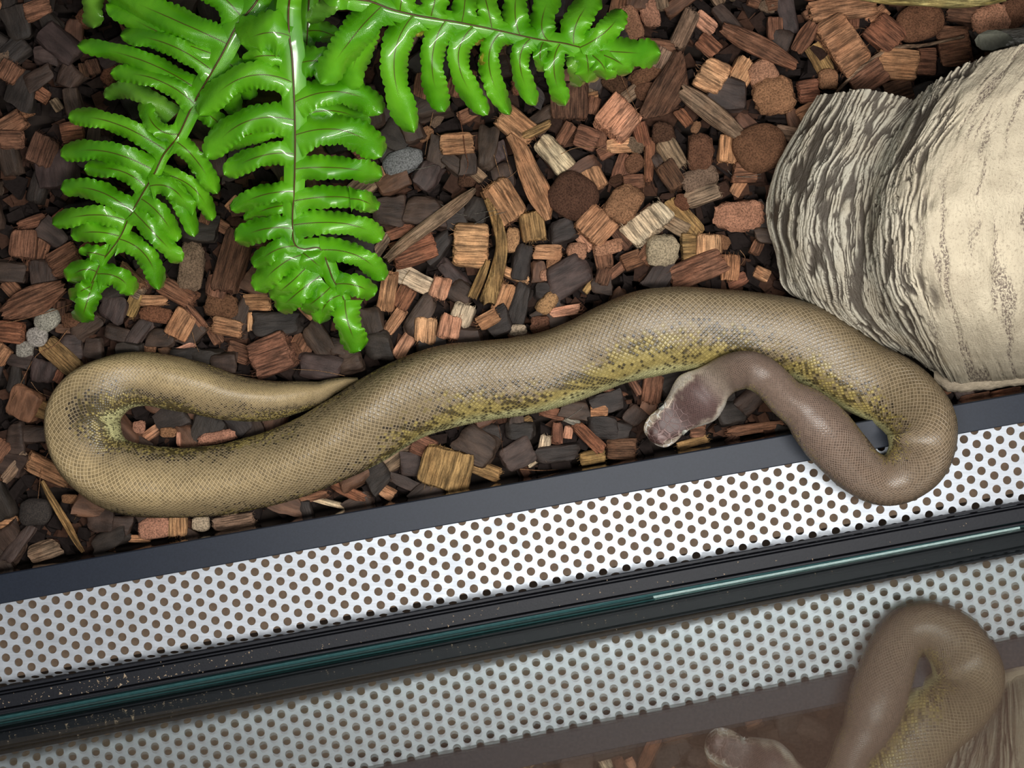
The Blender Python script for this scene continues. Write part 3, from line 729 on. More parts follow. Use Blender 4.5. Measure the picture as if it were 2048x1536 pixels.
def leaflet(name, root, base, mid, tip, w, z0, z1, m=None, parent=None, arch=.010, curl=.0056, taper=1.0):
    """base, mid, tip in px; w full width in px; z heights at base and tip"""
    base, mid, tip = map(np.array, (base, mid, tip)); ctrl = 2.0 * mid - .5 * (base + tip)
    Ln = np.linalg.norm(tip - base)
    ns, nt_ = max(16, min(60, int(Ln / 3))), 12
    V = []; uv = []; al_ = []
    ph = rl.uniform(0, 6); nrip = max(4, Ln / 13.0); asy = rl.uniform(-.25, .25)
    for i in range(ns + 1):
        s = i / ns
        c = (1 - s) ** 2 * base + 2 * s * (1 - s) * ctrl + s * s * tip
        d = 2 * (1 - s) * (ctrl - base) + 2 * s * (tip - ctrl); d = d / (np.linalg.norm(d) + 1e-9); nrm = np.array([-d[1], d[0]])
        e = max(0.0, (s - .80) / .20)
        prof = (taper + (1 - taper) * min(1, s / .45)) * math.sqrt(max(0.0, 1 - e ** 2.2)) * (1.0 - .10 * s)
        hwid = w * .54 * max(prof, .02) * (1 + .06 * math.sin(s * 11 + ph) + .05 * math.sin(s * 23 + 2 * ph)) * (1 + .42 * max(0, 1 - s / .2) ** 2)
        for j in range(nt_ + 1):
            t = -1 + 2 * j / nt_
            sc_ = abs(math.sin(math.pi * s * nrip + (ph if t > 0 else ph + 1.3)))
            lob = 1 - .17 * (1 - sc_) ** 2 * min(1, s * 6) * max(0, abs(t) - .55) / .45
            p = c + nrm * (t * hwid * lob)
            z = z0 + (z1 - z0) * s + arch * math.sin(math.pi * min(1, s * 1.05)) * .9
            z -= curl * (w / 50) * ((abs(t) ** 2.2) * (1 + asy * (1 if t > 0 else -1)))
            z += .0030 * t * math.sin(2 * math.pi * s * (1.3 + .4 * asy) + ph) * min(1, s * 3) + .0016 * abs(t) ** 2 * math.sin(2 * math.pi * s * 2.6 + ph * 2) + .0013 * abs(t) ** 5 * math.sin(2 * math.pi * s * nrip + ph)
            z += .0015 * math.sin(s * 7 + ph) * t
            V.append(P(p[0], p[1], max(z, .004)))
            uv.append((s * Ln / 100, t * hwid / 100)); al_.append(s)
    Fc = []; k = nt_ + 1
    for i in range(ns):
        for j in range(nt_): Fc.append((i * k + j, i * k + j + 1, (i + 1) * k + j + 1, (i + 1) * k + j))
    o = mesh_obj(name, V, Fc, m or M_LEAF)
    lay = o.data.uv_layers.new(name='leaf')
    li = np.empty(len(o.data.loops), np.int32); o.data.loops.foreach_get('vertex_index', li)
    lay.data.foreach_set('uv', np.array(uv, np.float32)[li].ravel())
    at = o.data.attributes.new('along', 'FLOAT', 'POINT'); at.data.foreach_set('value', np.array(al_, np.float32))
    if parent: child(o, parent)
    return o
def blade(parent, pts, zs, hw):
    d = catmull([(x, y, z, h) for (x, y), z, h in zip(pts, zs, hw)], 12)
    V = []; uv = []; Ln = 0
    for i, (x, y, z, h) in enumerate(d):
        a = d[max(i - 1, 0)]; c = d[min(i + 1, len(d) - 1)]; t = np.array([c[0] - a[0], c[1] - a[1]]); t /= np.linalg.norm(t) + 1e-9
        if i: Ln += math.hypot(x - d[i - 1][0], y - d[i - 1][1])
        for j in range(7):
            q = -1 + j / 3
            h2 = h * .74; V.append(P(x - t[1] * q * h2, y + t[0] * q * h2, z - .0008 - .003 * q * q)); uv.append((Ln / 100, .5 + q * h / 100))
    Fc = [(i * 7 + j, i * 7 + j + 1, i * 7 + j + 8, i * 7 + j + 7) for i in range(len(d) - 1) for j in range(6)]
    o = mesh_obj('blade', V, Fc, M_LEAF)
    lay = o.data.uv_layers.new(name='leaf'); li = np.empty(len(o.data.loops), np.int32); o.data.loops.foreach_get('vertex_index', li)
    lay.data.foreach_set('uv', np.array(uv, np.float32)[li].ravel())
    at = o.data.attributes.new('along', 'FLOAT', 'POINT'); at.data.foreach_set('value', np.ones(len(V), np.float32))
    child(o, parent)
    r = [P(x, y, z + .0006) for x, y, z, h in d]
    V, Fc = tube(r, [.00055 * (1 - .5 * i / len(r)) for i in range(len(r))], 6)
    child(mesh_obj('midrib', V, Fc, M_VEIN), parent)
crown = P(590, -190, 0)
fern = empty('artificial_fern', crown)
tag(fern, 'glossy bright green artificial fern with scalloped fronds hanging over the chips', 'fern')
def frond(label, rach, zs, hw, leaves, stubs=(), m=None):
    e = empty('frond', fern.location); e.parent = fern; e.matrix_parent_inverse = Matrix.Translation(-fern.location)
    e['label'] = label
    blade(e, rach, zs, hw)
    cum = catmull([(x, y, z) for (x, y), z in zip(rach, zs)], 12)
    for L in leaves:
        b_, md, tp, w_ = L[:4]; dz = L[4] if len(L) > 4 else -.016; mm = L[5] if len(L) > 5 else m; lift = L[6] if len(L) > 6 else 0
        k = int(np.argmin(np.hypot(cum[:, 0] - b_[0], cum[:, 1] - b_[1]))); z = cum[k][2] + lift + rl.uniform(-.0012, .0012)
        leaflet('leaflet', None, b_, md, tp, w_, z, max(z + dz, .012), mm, e)
    for (b_, tp) in stubs:
        k = int(np.argmin(np.hypot(cum[:, 0] - b_[0], cum[:, 1] - b_[1]))); z = cum[k][2] - .006
        leaflet('leaflet', None, b_, ((b_[0] + tp[0]) / 2, (b_[1] + tp[1]) / 2), tp, 15, z, z - .004, M_STUB, e, .001, .001)
    return e
D = M_LEAFD
frond('dull green frond behind the others at the upper edge', [(590,-150),(420,-110),(300,-90),(200,-80),(150,-75)], [.03,.06,.06,.055,.05], [14,20,18,14,5],
      [((188,-80),(186,-10),(186,57),44,-.02,D),((260,-85),(250,-40),(248,-5),44,-.02,D),((310,-90),(300,-140),(290,-180),44)])
frond('short frond hanging behind the middle one', [(600,-150),(617,-40),(617,20),(613,90),(605,150)], [.03,.075,.075,.068,.05], [14,24,26,22,6],
      [((614,88),(566,42),(506,-8),62,-.012),((616,62),(655,66),(690,92),42,-.014),((612,110),(640,125),(690,150),44,-.014),((610,130),(575,150),(540,175),40,-.016)])
frond('frond hanging lowest on the bare side, with a twisted tip', [(585,-160),(540,-50),(512,5),(475,50),(445,107),(422,147),(387,207),(357,270),(327,310),(310,345),(287,384),(260,431),(242,471),(222,500),(202,525),(190,552),(176,580)],
      [.03,.095,.094,.092,.088,.084,.077,.070,.064,.061,.056,.050,.045,.042,.038,.036,.032], [18,32,34,34,32,30,28,24,18,18,20,20,17,13,14,20,8],
      [((480,30),(400,-40),(300,-75),60),((455,88),(350,40),(205,-22),58,-.02),((440,112),(330,70),(212,8),46,-.022,None,-.004),
       ((425,142),(335,88),(240,70),41),((402,185),(290,123),(154,90),39,-.022,None,-.004),((390,208),(310,158),(220,148),38),
       ((345,235),(270,182),(209,196),37,-.022,D,-.014),((357,268),(310,252),(287,193),34,-.012),((330,300),(225,245),(136,236),39),
       ((303,338),(205,302),(121,312),43),((290,372),(235,340),(168,340),37,-.012),((264,425),(196,382),(121,378),42),
       ((250,440),(180,430),(104,448),39),((238,472),(190,464),(141,470),40,-.01),((210,512),(180,505),(172,512),34,-.006),
       ((196,545),(164,540),(135,563),44,-.008),((186,572),(166,580),(139,598),34,-.008),((188,562),(172,610),(163,645),46,-.012),((194,548),(238,556),(267,590),44,-.010),
       ((440,115),(480,150),(500,200),50,-.02,None,-.006),((425,150),(455,185),(470,230),44,-.02,None,-.006),
       ((385,215),(425,235),(455,270),40,-.022,None,-.004),((352,283),(392,320),(435,388),40,-.02),((312,346),(385,375),(424,442),36,-.022,None,-.008),
       ((305,362),(352,388),(389,474),40,-.018),((300,372),(348,380),(384,432),38,-.012,None,.004),((283,398),(322,432),(354,484),42),((268,424),(312,470),(364,524),39),
       ((238,478),(292,512),(318,580),43)])
frond('frond hanging straight down in the middle', [(600,-160),(585,-40),(577,20),(579,75),(584,112),(588,187),(590,250),(590,320),(588,384),(585,434),(588,484),(606,498),(640,497),(656,531),(666,558),(684,590),(704,640)],
      [.03,.112,.115,.113,.110,.104,.098,.090,.082,.076,.069,.066,.064,.060,.056,.051,.044], [18,30,34,36,36,34,32,30,28,27,28,28,26,24,22,20,12],
      [((580,72),(530,66),(482,88),88,-.012),((586,165),(484,156),(398,232),56),((588,240),(486,246),(414,318),56,-.02),((590,248),(500,268),(425,300),44,-.03,None,-.01),
       ((590,308),(518,313),(448,350),46),((588,384),(526,390),(462,420),41),((587,412),(540,416),(488,440),34,-.02,None,-.006),((586,458),(528,458),(470,482),50),
       ((594,492),(548,502),(508,535),40,-.012),((602,510),(556,534),(510,582),50),((612,535),(578,568),(540,596),38,-.014,None,-.004),((640,552),(590,590),(556,622),48),
       ((660,575),(632,600),(602,620),40,-.01),((598,500),(624,520),(656,548),62,-.008,None,-.006),((588,115),(520,112),(505,125),40,-.012,None,-.006),
       ((588,130),(640,122),(690,140),60,-.01,None,-.004),((590,204),(684,184),(766,226),54),((592,236),(670,222),(740,252),38,-.024,None,-.010),((590,270),(690,262),(764,314),64),
       ((590,338),(684,336),(765,352),47),((588,402),(684,394),(752,414),44),((700,398),(728,402),(756,420),36,-.012,None,.0),((588,450),(694,448),(765,480),46),
       ((640,500),(716,512),(769,560),44),((672,568),(715,572),(749,592),44,-.008),((684,590),(652,608),(640,648),42,-.008),((690,600),(698,652),(722,702),54,-.012)],
      [((588,228),(528,220)),((588,296),(536,288)),((588,358),(560,360)),((600,140),(625,140))])
frond('frond reaching sideways, its leaflets hanging in a comb', [(600,-160),(660,-20),(700,-4),(741,3),(784,19),(834,31),(894,41),(918,45),(993,60),(1068,77),(1130,87),(1168,96),(1230,104)],
      [.03,.135,.138,.138,.136,.132,.127,.125,.118,.110,.102,.096,.088], [18,30,32,32,30,29,28,28,27,26,26,30,20],
      [((762,14),(706,74),(640,168),66,-.02),((742,10),(720,90),(690,186),60,-.03,None,-.008),((700,-12),(655,14),(614,43),36,-.02,D),
       ((826,32),(788,132),(828,266),56,-.03),((890,42),(864,128),(890,224),49,-.028),((946,54),(918,130),(976,230),45,-.028),((1003,64),(978,130),(1020,230),42,-.026),
       ((1060,78),(1040,130),(1072,211),39,-.024),((1120,88),(1108,140),(1130,212),40,-.022),((1088,82),(1080,110),(1088,144),28,-.012),((1150,95),(1152,140),(1160,174),34,-.02,D,-.008),
       ((1168,98),(1176,130),(1174,166),50,-.012),
       ((800,22),(806,-20),(812,-62),58,-.012),((862,32),(872,-10),(878,-56),54,-.012),((924,44),(930,0),(930,-50),50,-.012),((984,58),(974,10),(960,-40),46,-.012),
       ((1040,70),(1030,20),(1040,-40),52,-.012),((1096,80),(1084,40),(1112,-30),54,-.012),((1148,88),(1156,40),(1196,-14),58,-.012),
       ((1160,95),(1215,60),(1243,18),46,-.006),((1170,98),(1240,104),(1322,108),60,-.010),((1175,105),(1205,130),(1212,160),46,-.006),((1185,105),(1230,120),(1262,146),42,-.006)],
      [((772,22),(760,48)),((852,42),(834,74)),((910,56),(894,80)),((968,68),(950,90)),((976,100),(960,130)),((1022,74),(1010,90))])
# ------------------------------------------------------------------ bedding: chips
TONE = {'t': (206,158,116), 'o': (176,130,95), 'r': (128,90,69), 'd': (98,70,54), 'k': (50,43,39), 'c': (214,192,160), 'g': (142,118,96),
        'p': (202,148,118), 'y': (158,126,82), 'u': (68,55,51), 'e': (138,92,69), 's': (112,112,114), 'w': (150,144,132), 'b': (66,52,44)}
TW = {'t': 'tan', 'o': 'orange-brown', 'r': 'reddish-brown', 'd': 'dark brown', 'k': 'blackish', 'c': 'cream', 'g': 'greyish-brown', 'p': 'pinkish-tan',
      'y': 'olive-tan', 'u': 'purplish-brown', 'e': 'rust-red', 's': 'speckled grey', 'w': 'pale grey', 'b': 'deep brown'}
# kind letters: b block, s slab, p pithy lump, c rounded cap, k bark nugget, f flaky bark, l splinter, q stone
KINDS_ = {'b': ('coconut_husk_chunk', 'husk chip', 'fibrous coconut husk chunk'), 's': ('coconut_husk_slab', 'husk chip', 'flat husk piece'),
          'p': ('coconut_pith_lump', 'husk chip', 'corky husk lump'), 'c': ('rounded_husk_cap', 'husk chip', 'domed husk piece'),
          'k': ('bark_nugget', 'bark chip', 'bark nugget'), 'f': ('bark_flake', 'bark chip', 'cracked bark flake'),
          'l': ('husk_splinter', 'husk chip', 'thin husk splinter'), 'q': ('pebble', 'pebble', 'rough pebble')}
CH = '''b940,487,66,92,-2,t b1009,399,86,62,-58,o b1065,452,58,50,100,y p1025,480,55,27,85,t b1095,503,56,32,-3,o c1148,392,102,92,150,d b1193,452,68,72,48,o
p1248,405,76,64,60,o b1295,447,52,106,-52,c p1327,500,64,64,0,c p1480,430,96,60,0,p b1420,490,44,50,90,t b1380,495,32,58,5,y b1395,540,106,54,22,r b1462,535,50,36,85,o
b1475,562,40,26,25,e s1370,435,86,34,-48,y s1347,447,60,30,-30,g s1477,372,40,24,60,o b1405,390,70,34,20,g p1402,355,76,40,20,g b1342,350,60,42,-55,d l1299,322,82,20,88,e
b1347,310,62,44,-60,g p1400,305,76,52,90,r b1457,297,56,40,85,t c1525,292,106,100,20,r c1270,325,42,38,30,r s1245,335,52,34,70,r b1240,292,52,30,5,t b1237,237,72,76,50,p
b1174,275,46,44,-20,r b1424,150,58,66,-30,t s1410,45,54,30,-40,p b1370,57,76,35,65,g s1417,90,46,40,-40,e p1262,45,72,44,110,p p1300,22,60,38,100,p b1235,8,45,30,80,r
p1327,265,46,44,0,d p1527,147,56,60,20,p b1487,140,52,46,60,t p1552,187,82,74,10,o b1691,85,70,118,34,o b1686,16,125,48,8,o b1773,67,70,64,-40,e c1846,40,96,76,20,r
b1798,127,76,58,-4,o b1853,122,38,56,0,r b1736,152,66,60,35,r s1911,92,62,80,8,r p1983,37,76,60,20,p b1926,27,70,34,-10,d p2031,22,60,60,-60,r p1658,157,40,40,0,o
b1618,180,42,46,10,e s1641,117,62,38,-60,y k1578,30,68,34,-75,u b915,285,62,46,5,o b1033,250,82,58,-40,o l1073,260,58,18,25,y f1110,312,98,44,-50,c b1140,200,66,76,90,d
p850,267,34,26,40,o s940,227,46,28,30,r q806,322,82,52,20,s b953,347,42,24,-40,g p933,362,36,25,0,d s920,165,60,62,80,r s843,170,50,30,80,r p1292,147,66,34,30,r
b1312,92,70,30,-10,r b825,500,86,54,20,e s800,462,56,25,20,e b1005,597,60,34,70,o l1030,550,54,20,-22,t b925,630,46,46,70,c b975,640,46,30,30,o b880,577,44,38,75,p
f830,562,70,38,-25,c b808,595,42,36,60,e b775,582,76,36,80,o l788,642,60,24,55,o b850,662,48,46,85,t b898,655,48,42,80,p s806,694,56,28,60,p p1090,550,20,22,0,p
p1034,660,36,22,0,c p1095,607,50,32,50,t b1130,622,60,22,10,p p1155,502,38,36,0,p s1168,485,40,16,-45,p p1215,495,60,28,10,p l1235,540,60,20,40,r s1178,572,34,14,55,y
p1080,650,40,34,0,r k1038,607,96,44,70,k k1138,552,92,54,30,u k905,550,72,32,-50,u k838,632,86,44,55,b k1043,520,60,42,80,k k1128,462,56,46,20,k k953,417,50,56,70,k
k848,420,76,64,0,b k783,417,60,56,0,b k853,350,60,58,60,u k975,290,86,40,85,b k875,300,60,40,80,b b45,489,60,54,85,r s75,505,76,36,75,r b127,520,62,54,30,r l60,446,60,25,15,r
b30,585,56,30,-45,r b20,663,50,44,-5,e q92,641,56,44,30,w q72,674,42,40,0,w q47,699,36,32,0,w b122,716,88,42,-42,y p143,640,40,30,0,r l262,554,62,25,-40,o b265,609,48,26,65,y
l302,601,58,20,0,o b355,584,72,40,-30,r p310,629,66,32,-10,e b360,649,58,48,60,o l390,634,56,20,-50,r p442,610,72,46,-10,r b432,571,46,46,80,r p382,534,92,50,85,g
b462,524,120,54,75,d b452,654,62,36,-12,o b514,604,58,38,0,o l499,644,36,12,90,t b539,711,88,80,20,r b476,706,48,38,-20,r s604,689,36,46,60,r p300,696,26,22,0,o
l360,699,52,14,20,p b619,622,40,25,-45,o s759,497,64,22,55,g k557,649,92,50,5,k k757,691,56,60,0,k k679,691,42,40,0,b k637,731,80,50,-10,u k639,681,70,46,-50,b k697,721,50,46,20,b
k225,616,50,56,70,u k170,656,72,36,35,b k232,669,50,32,-20,b k275,667,76,32,55,u k325,677,60,36,-10,b k140,691,46,40,0,u k185,699,38,36,0,b k85,744,44,46,80,u k375,709,60,34,0,k
k447,727,46,38,0,b k45,805,58,72,70,r k30,875,42,56,0,b b80,818,46,36,-25,y b92,940,86,40,-25,o q67,1025,66,60,0,k s30,935,66,25,50,g s15,1048,36,30,0,o k35,1090,92,28,55,u
f87,1101,66,38,20,g p305,1055,66,44,10,p b355,1050,46,36,90,t p400,1048,34,30,0,c l277,1078,52,16,0,o b467,1045,78,32,10,g l210,1098,32,14,20,o p277,855,26,26,0,p
s307,863,54,20,35,p p435,875,82,24,12,p l357,878,30,10,90,p p335,865,32,20,0,o k197,1038,50,46,0,b k222,1078,76,44,20,k k240,1050,46,40,0,b b892,940,80,104,74,y
b847,893,48,42,-25,r b970,940,62,30,-20,y l697,985,76,24,-25,e s795,913,72,40,35,g k707,948,70,60,30,d s655,1005,76,12,-15,c b1087,895,46,25,80,c s1072,920,36,14,35,c
b1052,843,26,20,30,y l625,993,60,20,10,r k957,890,76,60,-30,b k1037,860,56,40,0,k k1030,908,76,50,30,u k752,953,56,60,40,k k820,925,42,46,0,u k980,863,40,36,0,k k815,970,70,22,-25,u
b1199,822,34,28,0,o l1177,875,72,28,-45,e b1242,900,58,44,0,d b1185,915,50,30,10,y l1115,867,42,22,88,r b1137,865,26,18,80,p l1105,828,50,22,-10,r b1305,777,60,40,80,r
k1300,808,44,30,70,r s1395,860,30,30,0,r b1385,885,62,18,15,y l1510,857,112,20,8,r s1145,843,36,12,-20,w l1225,783,60,10,-15,r l1270,772,40,18,-60,r k1150,820,60,40,0,b
k1207,853,62,44,0,k k1120,905,90,34,5,k k1215,805,60,36,10,k b17,142,40,46,60,r b20,250,56,42,30,r b82,300,62,62,70,d s22,280,44,40,0,r s272,50,60,44,30,r s72,18,50,40,20,r
k75,155,54,44,30,b s1950,794,64,14,10,r s2012,783,60,12,10,e k1590,560,50,60,80,b k1595,520,40,50,60,b k1530,470,40,34,0,b b1800,185,60,50,20,d k1850,185,60,50,20,k
k1330,860,60,40,30,k k1460,830,60,44,10,k k1500,800,56,50,40,b k1420,815,50,40,0,b k1240,860,44,40,0,k k1270,830,48,40,50,b'''
RB = [  # ribbons of fibre and sticks: name, label words, tone, kind, thickness m, [(x, y, width)]
 ('fibre_fan', 'fan of dark grey-brown coconut fibres splaying beside the large dome', 'd', 's', .006, [(1358,104,20),(1352,135,44),(1342,170,66),(1318,204,62),(1283,232,18)]),
 ('husk_strip', 'long tan fibrous strip lying below the dark fibre fan', 'g', 's', .006, [(1362,180,30),(1398,205,42),(1440,238,42),(1480,270,26)]),
 ('fibre_mat', 'long red-brown mat of matted fibres above the pink corky lump', 'r', 's', .007, [(1444,54,22),(1480,74,40),(1530,98,42),(1592,132,22)]),
 ('husk_strip', 'long brown tapering bark strip standing between two tan chunks', 'o', 's', .006, [(1018,270,16),(1042,302,34),(1058,345,44),(1082,395,50),(1096,440,14)]),
 ('bark_stick', 'long straight grey-tan bark stick slanting across dark nuggets', 'g', 's', .008, [(772,520,18),(812,484,26),(872,440,28),(922,402,24),(950,378,10)]),
 ('fibre_strip', 'long curved olive-tan fibre strip bending around a square chunk', 'y', 's', .007, [(972,398,10),(992,440,22),(1003,490,24),(994,545,30),(974,606,34)]),
 ('fibre_strip', 'narrow olive-tan fibre strip under the curved one', 'y', 's', .005, [(975,520,14),(962,555,20),(944,596,20)]),
 ('fibre_mat', 'wide fan of red-brown fibres below the fern at the far side', 'r', 's', .008, [(4,628,24),(40,612,54),(80,596,60),(128,572,26)]),
 ('husk_strip', 'narrow red-brown strip leaning on a large bent husk plate', 'r', 's', .007, [(1628,44,22),(1612,72,36),(1592,102,26)]),
 ('twig', 'thin curved tan twig lying over chips toward the hide', 'g', 's', .005, [(1664,196,5),(1690,166,7),(1738,122,8),(1782,98,9),(1811,93,9),(1850,90,7),(1928,73,6)]),
 ('twig', 'short brown twig leaning on the bar below the tail loop', 'y', 's', .006, [(84,962,9),(104,1000,15),(132,1046,17),(152,1082,13),(166,1104,8)]),
 ('branch', 'pale yellow-olive branch running along the upper edge behind chips', 'c', 's', .020, [(1720,-14,30),(1780,-7,34),(1850,-4,34),(1900,-2,38),(1960,-4,34),(2010,-12,30)]),
]
HAIR = [[(917,225),(925,262),(930,300),(936,330),(926,356)],[(866,225),(858,262),(850,310)],[(1240,146),(1256,185),(1276,230),(1287,290),(1289,350),(1287,384)],[(1003,92),(1018,130),(1024,150),(1052,190)],
 [(1006,290),(1014,318),(1022,350)],[(985,300),(995,335),(1000,352)],[(1122,308),(1150,296),(1186,294),(1216,300),(1276,306)],[(880,408),(924,430),(968,424),(1000,420)],[(945,450),(980,432),(1012,424)],
 [(0,648),(48,638),(98,624),(143,608)],[(135,660),(110,690),(72,712),(40,770),(22,806)],[(101,898),(84,930),(80,960),(76,998)],[(384,664),(390,685),(398,704)],[(175,1002),(160,1022),(148,1040)],
 [(1130,840),(1160,820),(1166,812)],[(62,764),(78,784),(102,794)],[(1040,938),(1080,941),(1117,939)],[(996,850),(1002,875),(1006,905)],[(1462,355),(1500,352),(1522,348)],[(1455,340),(1470,352),(1523,356)],
 [(820,540),(806,560),(800,586)],[(1380,420),(1392,450),(1386,470)],[(1046,320),(1030,345),(1000,365)],[(560,730),(530,752),(470,748)],[(1690,60),(1720,56),(1740,62)],[(1830,60),(1856,62),(1880,58)],
 [(1480,500),(1490,515),(1482,530)],[(870,330),(838,338),(808,342)],[(690,752),(640,742),(585,738)],[(1150,960),(1188,950),(1200,948)]]
hair_tone = ['e','t','o','r','t','t','t','w','w','o','o','o','t','y','w','t','o','r','w','w','y','t','t','t','o','o','t','w','t','o']
rc = random.Random(77)
HM = {}
GR = 4.0; GX0, GY0 = -240, -200; GW, GH = 640, 440
hm = np.full((GH, GW), -.012); occ = np.zeros((GH, GW), np.float32)
yy, xx = np.mgrid[0:GH, 0:GW]; PXg = GX0 + xx * GR; PYg = GY0 + yy * GR
# snake / hide / bar footprint as occupied
def barline(px): return 1149 - .1774 * px
solid = np.zeros((GH, GW), bool)
stn = catmull([s_[:3] for s_ in SN], 10)
under = np.zeros((GH, GW), np.float32)
for x, y, r in stn:
    m_ = (PXg - x) ** 2 + (PYg - y) ** 2 < (r * .80) ** 2; solid |= m_
def inside_poly(poly):
    r = np.zeros((GH, GW), bool); n_ = len(poly)
    for i in range(n_):
        x1, y1 = poly[i]; x2, y2 = poly[(i + 1) % n_]
        c = ((y1 > PYg) != (y2 > PYg)) & (PXg < (x2 - x1) * (PYg - y1) / ((y2 - y1) + 1e-9) + x1); r ^= c
    return r
hide_poly = [(1648,205),(1600,300),(1560,380),(1550,440),(1570,530),(1590,620),(1700,740),(1890,776),(2300,720),(2300,60),(2050,95),(1900,160),(1840,205),(1760,200)]
solid |= inside_poly(hide_poly)
solid |= PYg > barline(PXg) - 4
lm = [('the middle frond tip',720,702),('the twisted frond tip',165,646),('the sideways frond tip',1322,110),("the snake's snout",1300,880),('the tail loop gap',330,855),('the speckled grey pebble',806,322),
      ("the hide's pointed side",1532,430),("the notch in the hide",1827,195),('the curved twig',1811,92),("the snake's arched neck",1490,705),('the bar corner',0,1148),
      ('the pale grey pebbles',72,680),('the large husk dome',1525,292),('the dark fibre fan',1330,175),('the long bark stick',872,440),('the curved fibre strip',995,500),('the bark strip end',1096,440),
      ('the short leaning twig',125,1030),('the block above the tail',539,711),('the chunk beside the bar',892,940),("the snake's upper bend",1230,590),('the upper bare corner',20,40),
      ('the second comb leaflet',892,222),('the grey corky lump',382,534),('the tail loop bend',98,855),('the torn hide lip',1975,80),('the cream fibrous ball',1327,500)]
def compass(dx, dy):
    a = math.degrees(math.atan2(-dy, dx)) % 360
    return ['right of', 'up right of', 'above', 'up left of', 'left of', 'down left of', 'below', 'down right of'][int(((a + 22.5) % 360) // 45)]
NUM = ['', 'second ', 'third ', 'fourth ', 'fifth ', 'sixth ', 'seventh ', 'eighth ', 'ninth ', 'tenth ', 'eleventh ', 'twelfth ', 'thirteenth ', 'fourteenth ', 'fifteenth ', 'sixteenth ']
TOL = []    # (object, px, py, size px, tone, kind words, category)
def chip_mesh(L, W, Hh, kind, seed, n=7):
    r_ = random.Random(seed); V = []; idx = {}; Fc = []
    ex = {'b': 9, 's': 8, 'p': 3.4, 'c': 2.6, 'k': 6.5, 'f': 6, 'l': 6, 'q': 2.6}[kind]
    sk = {'b': .17, 's': .2, 'p': .16, 'c': .12, 'k': .36, 'f': .26, 'l': .25, 'q': .15}[kind]
    cn = {(a, b, c): Vector((r_.uniform(-sk, sk), r_.uniform(-sk, sk), r_.uniform(-sk, sk) * .8)) for a in (-1, 1) for b in (-1, 1) for c in (-1, 1)}
    fr = {'b': .07, 's': .06, 'p': .03, 'c': .01, 'k': .0, 'f': .07, 'l': .10, 'q': 0}[kind]
    nz_ = {'b': .05, 's': .06, 'p': .17, 'c': .06, 'k': .16, 'f': .14, 'l': .08, 'q': .14}[kind]
    bend = r_.uniform(-.12, .12) if kind in 'sfl' else r_.uniform(-.05, .05)
    off = Vector((r_.uniform(0, 99), r_.uniform(0, 99), r_.uniform(0, 99)))
    def vert(p):
        key = tuple(round(q * 1000) for q in p)
        if key in idx: return idx[key]
        x, y, z = p; nn = (abs(x) ** ex + abs(y) ** ex + abs(z) ** ex) ** (1 / ex)
        q = Vector((x / nn, y / nn, z / nn))
        d = Vector((0, 0, 0))
        for (a, b, c), o in cn.items():
            d += o * ((1 + a * x) * (1 + b * y) * (1 + c * z) / 8)
        q = q + d
        nv = mnoise.noise_vector(q * (2.6 if kind == 'p' else 1.5) + off); q = q + nv * nz_
        if kind == 'p': q = q + mnoise.noise_vector(q * 6 + off) * .10
        if kind in 'bsl': q.x += fr * 2.2 * mnoise.noise(Vector((0, y * 7, z * 7)) + off) * abs(x) ** 3 * (1 if x > 0 else -1); q.z += .05 * mnoise.noise(Vector((x, y * 9, 3)) + off)
        if kind == 'f': q.z += .3 * mnoise.noise(Vector((x * 1.5, y * 4, 0)) + off)
        if kind == 'k': q.y *= 1 - .25 * (x + 1) * .5 * r2
        q.z += bend * (1 - q.x * q.x) * 2; q.y += bend * q.x * q.x
        idx[key] = len(V); V.append(Vector((q.x * L / 2, q.y * W / 2, q.z * Hh / 2))); return idx[key]
    r2 = r_.uniform(-1, 1)
    for ax in range(3):
        for sg in (-1, 1):
            for i in range(n):
                for j in range(n):
                    c = []
                    for (di, dj) in ((0, 0), (1, 0), (1, 1), (0, 1)):
                        a = -1 + 2 * (i + di) / n; b = -1 + 2 * (j + dj) / n
                        p = [0, 0, 0]; p[ax] = sg; p[(ax + 1) % 3] = a; p[(ax + 2) % 3] = b; c.append(vert(p))
                    Fc.append(tuple(c if sg > 0 else reversed(c)))
    return V, Fc
def fibres(L, W, Hh, seed, cnt):
    r_ = random.Random(seed); parts = []
    for i in range(cnt):
        sx = r_.choice((-1, 1)); y = r_.uniform(-.46, .46) * W; z = r_.uniform(-.2, .46) * Hh; ln = r_.uniform(.05, .17) * min(L, .022)
        x0 = sx * L * .46; p = [Vector((x0 - sx * .1 * L, y, z)), Vector((x0 + sx * ln * .55, y + r_.uniform(-.0006, .0006), z + r_.uniform(-.0004, .0006))),
                                Vector((x0 + sx * (ln + .04 * L), y + r_.uniform(-.0018, .0018), z + r_.uniform(-.001, .0012)))]
        parts.append(tube(p, [.00017, .00014, .00005], 3, False))
    # surface fibres lying along the grain
    for i in range(cnt // 2):
        y = r_.uniform(-.42, .42) * W; z = Hh * .5 * r_.uniform(.86, 1.0); a = r_.uniform(-.44, .0) * L; b = a + r_.uniform(.2, .5) * L
        p = [Vector((a, y, z)), Vector(((a + b) / 2, y + r_.uniform(-.0006, .0006), z + .0004)), Vector((b, y + r_.uniform(-.001, .001), z))]
        parts.append(tube(p, [.00008, .00014, .00008], 3, False))
    return join(parts)
MK = {'b': M_HUSK, 's': M_HUSK, 'l': M_HUSK, 'p': M_PITH, 'c': M_PITH, 'k': M_BARK, 'f': M_HUSK, 'q': M_STONE}
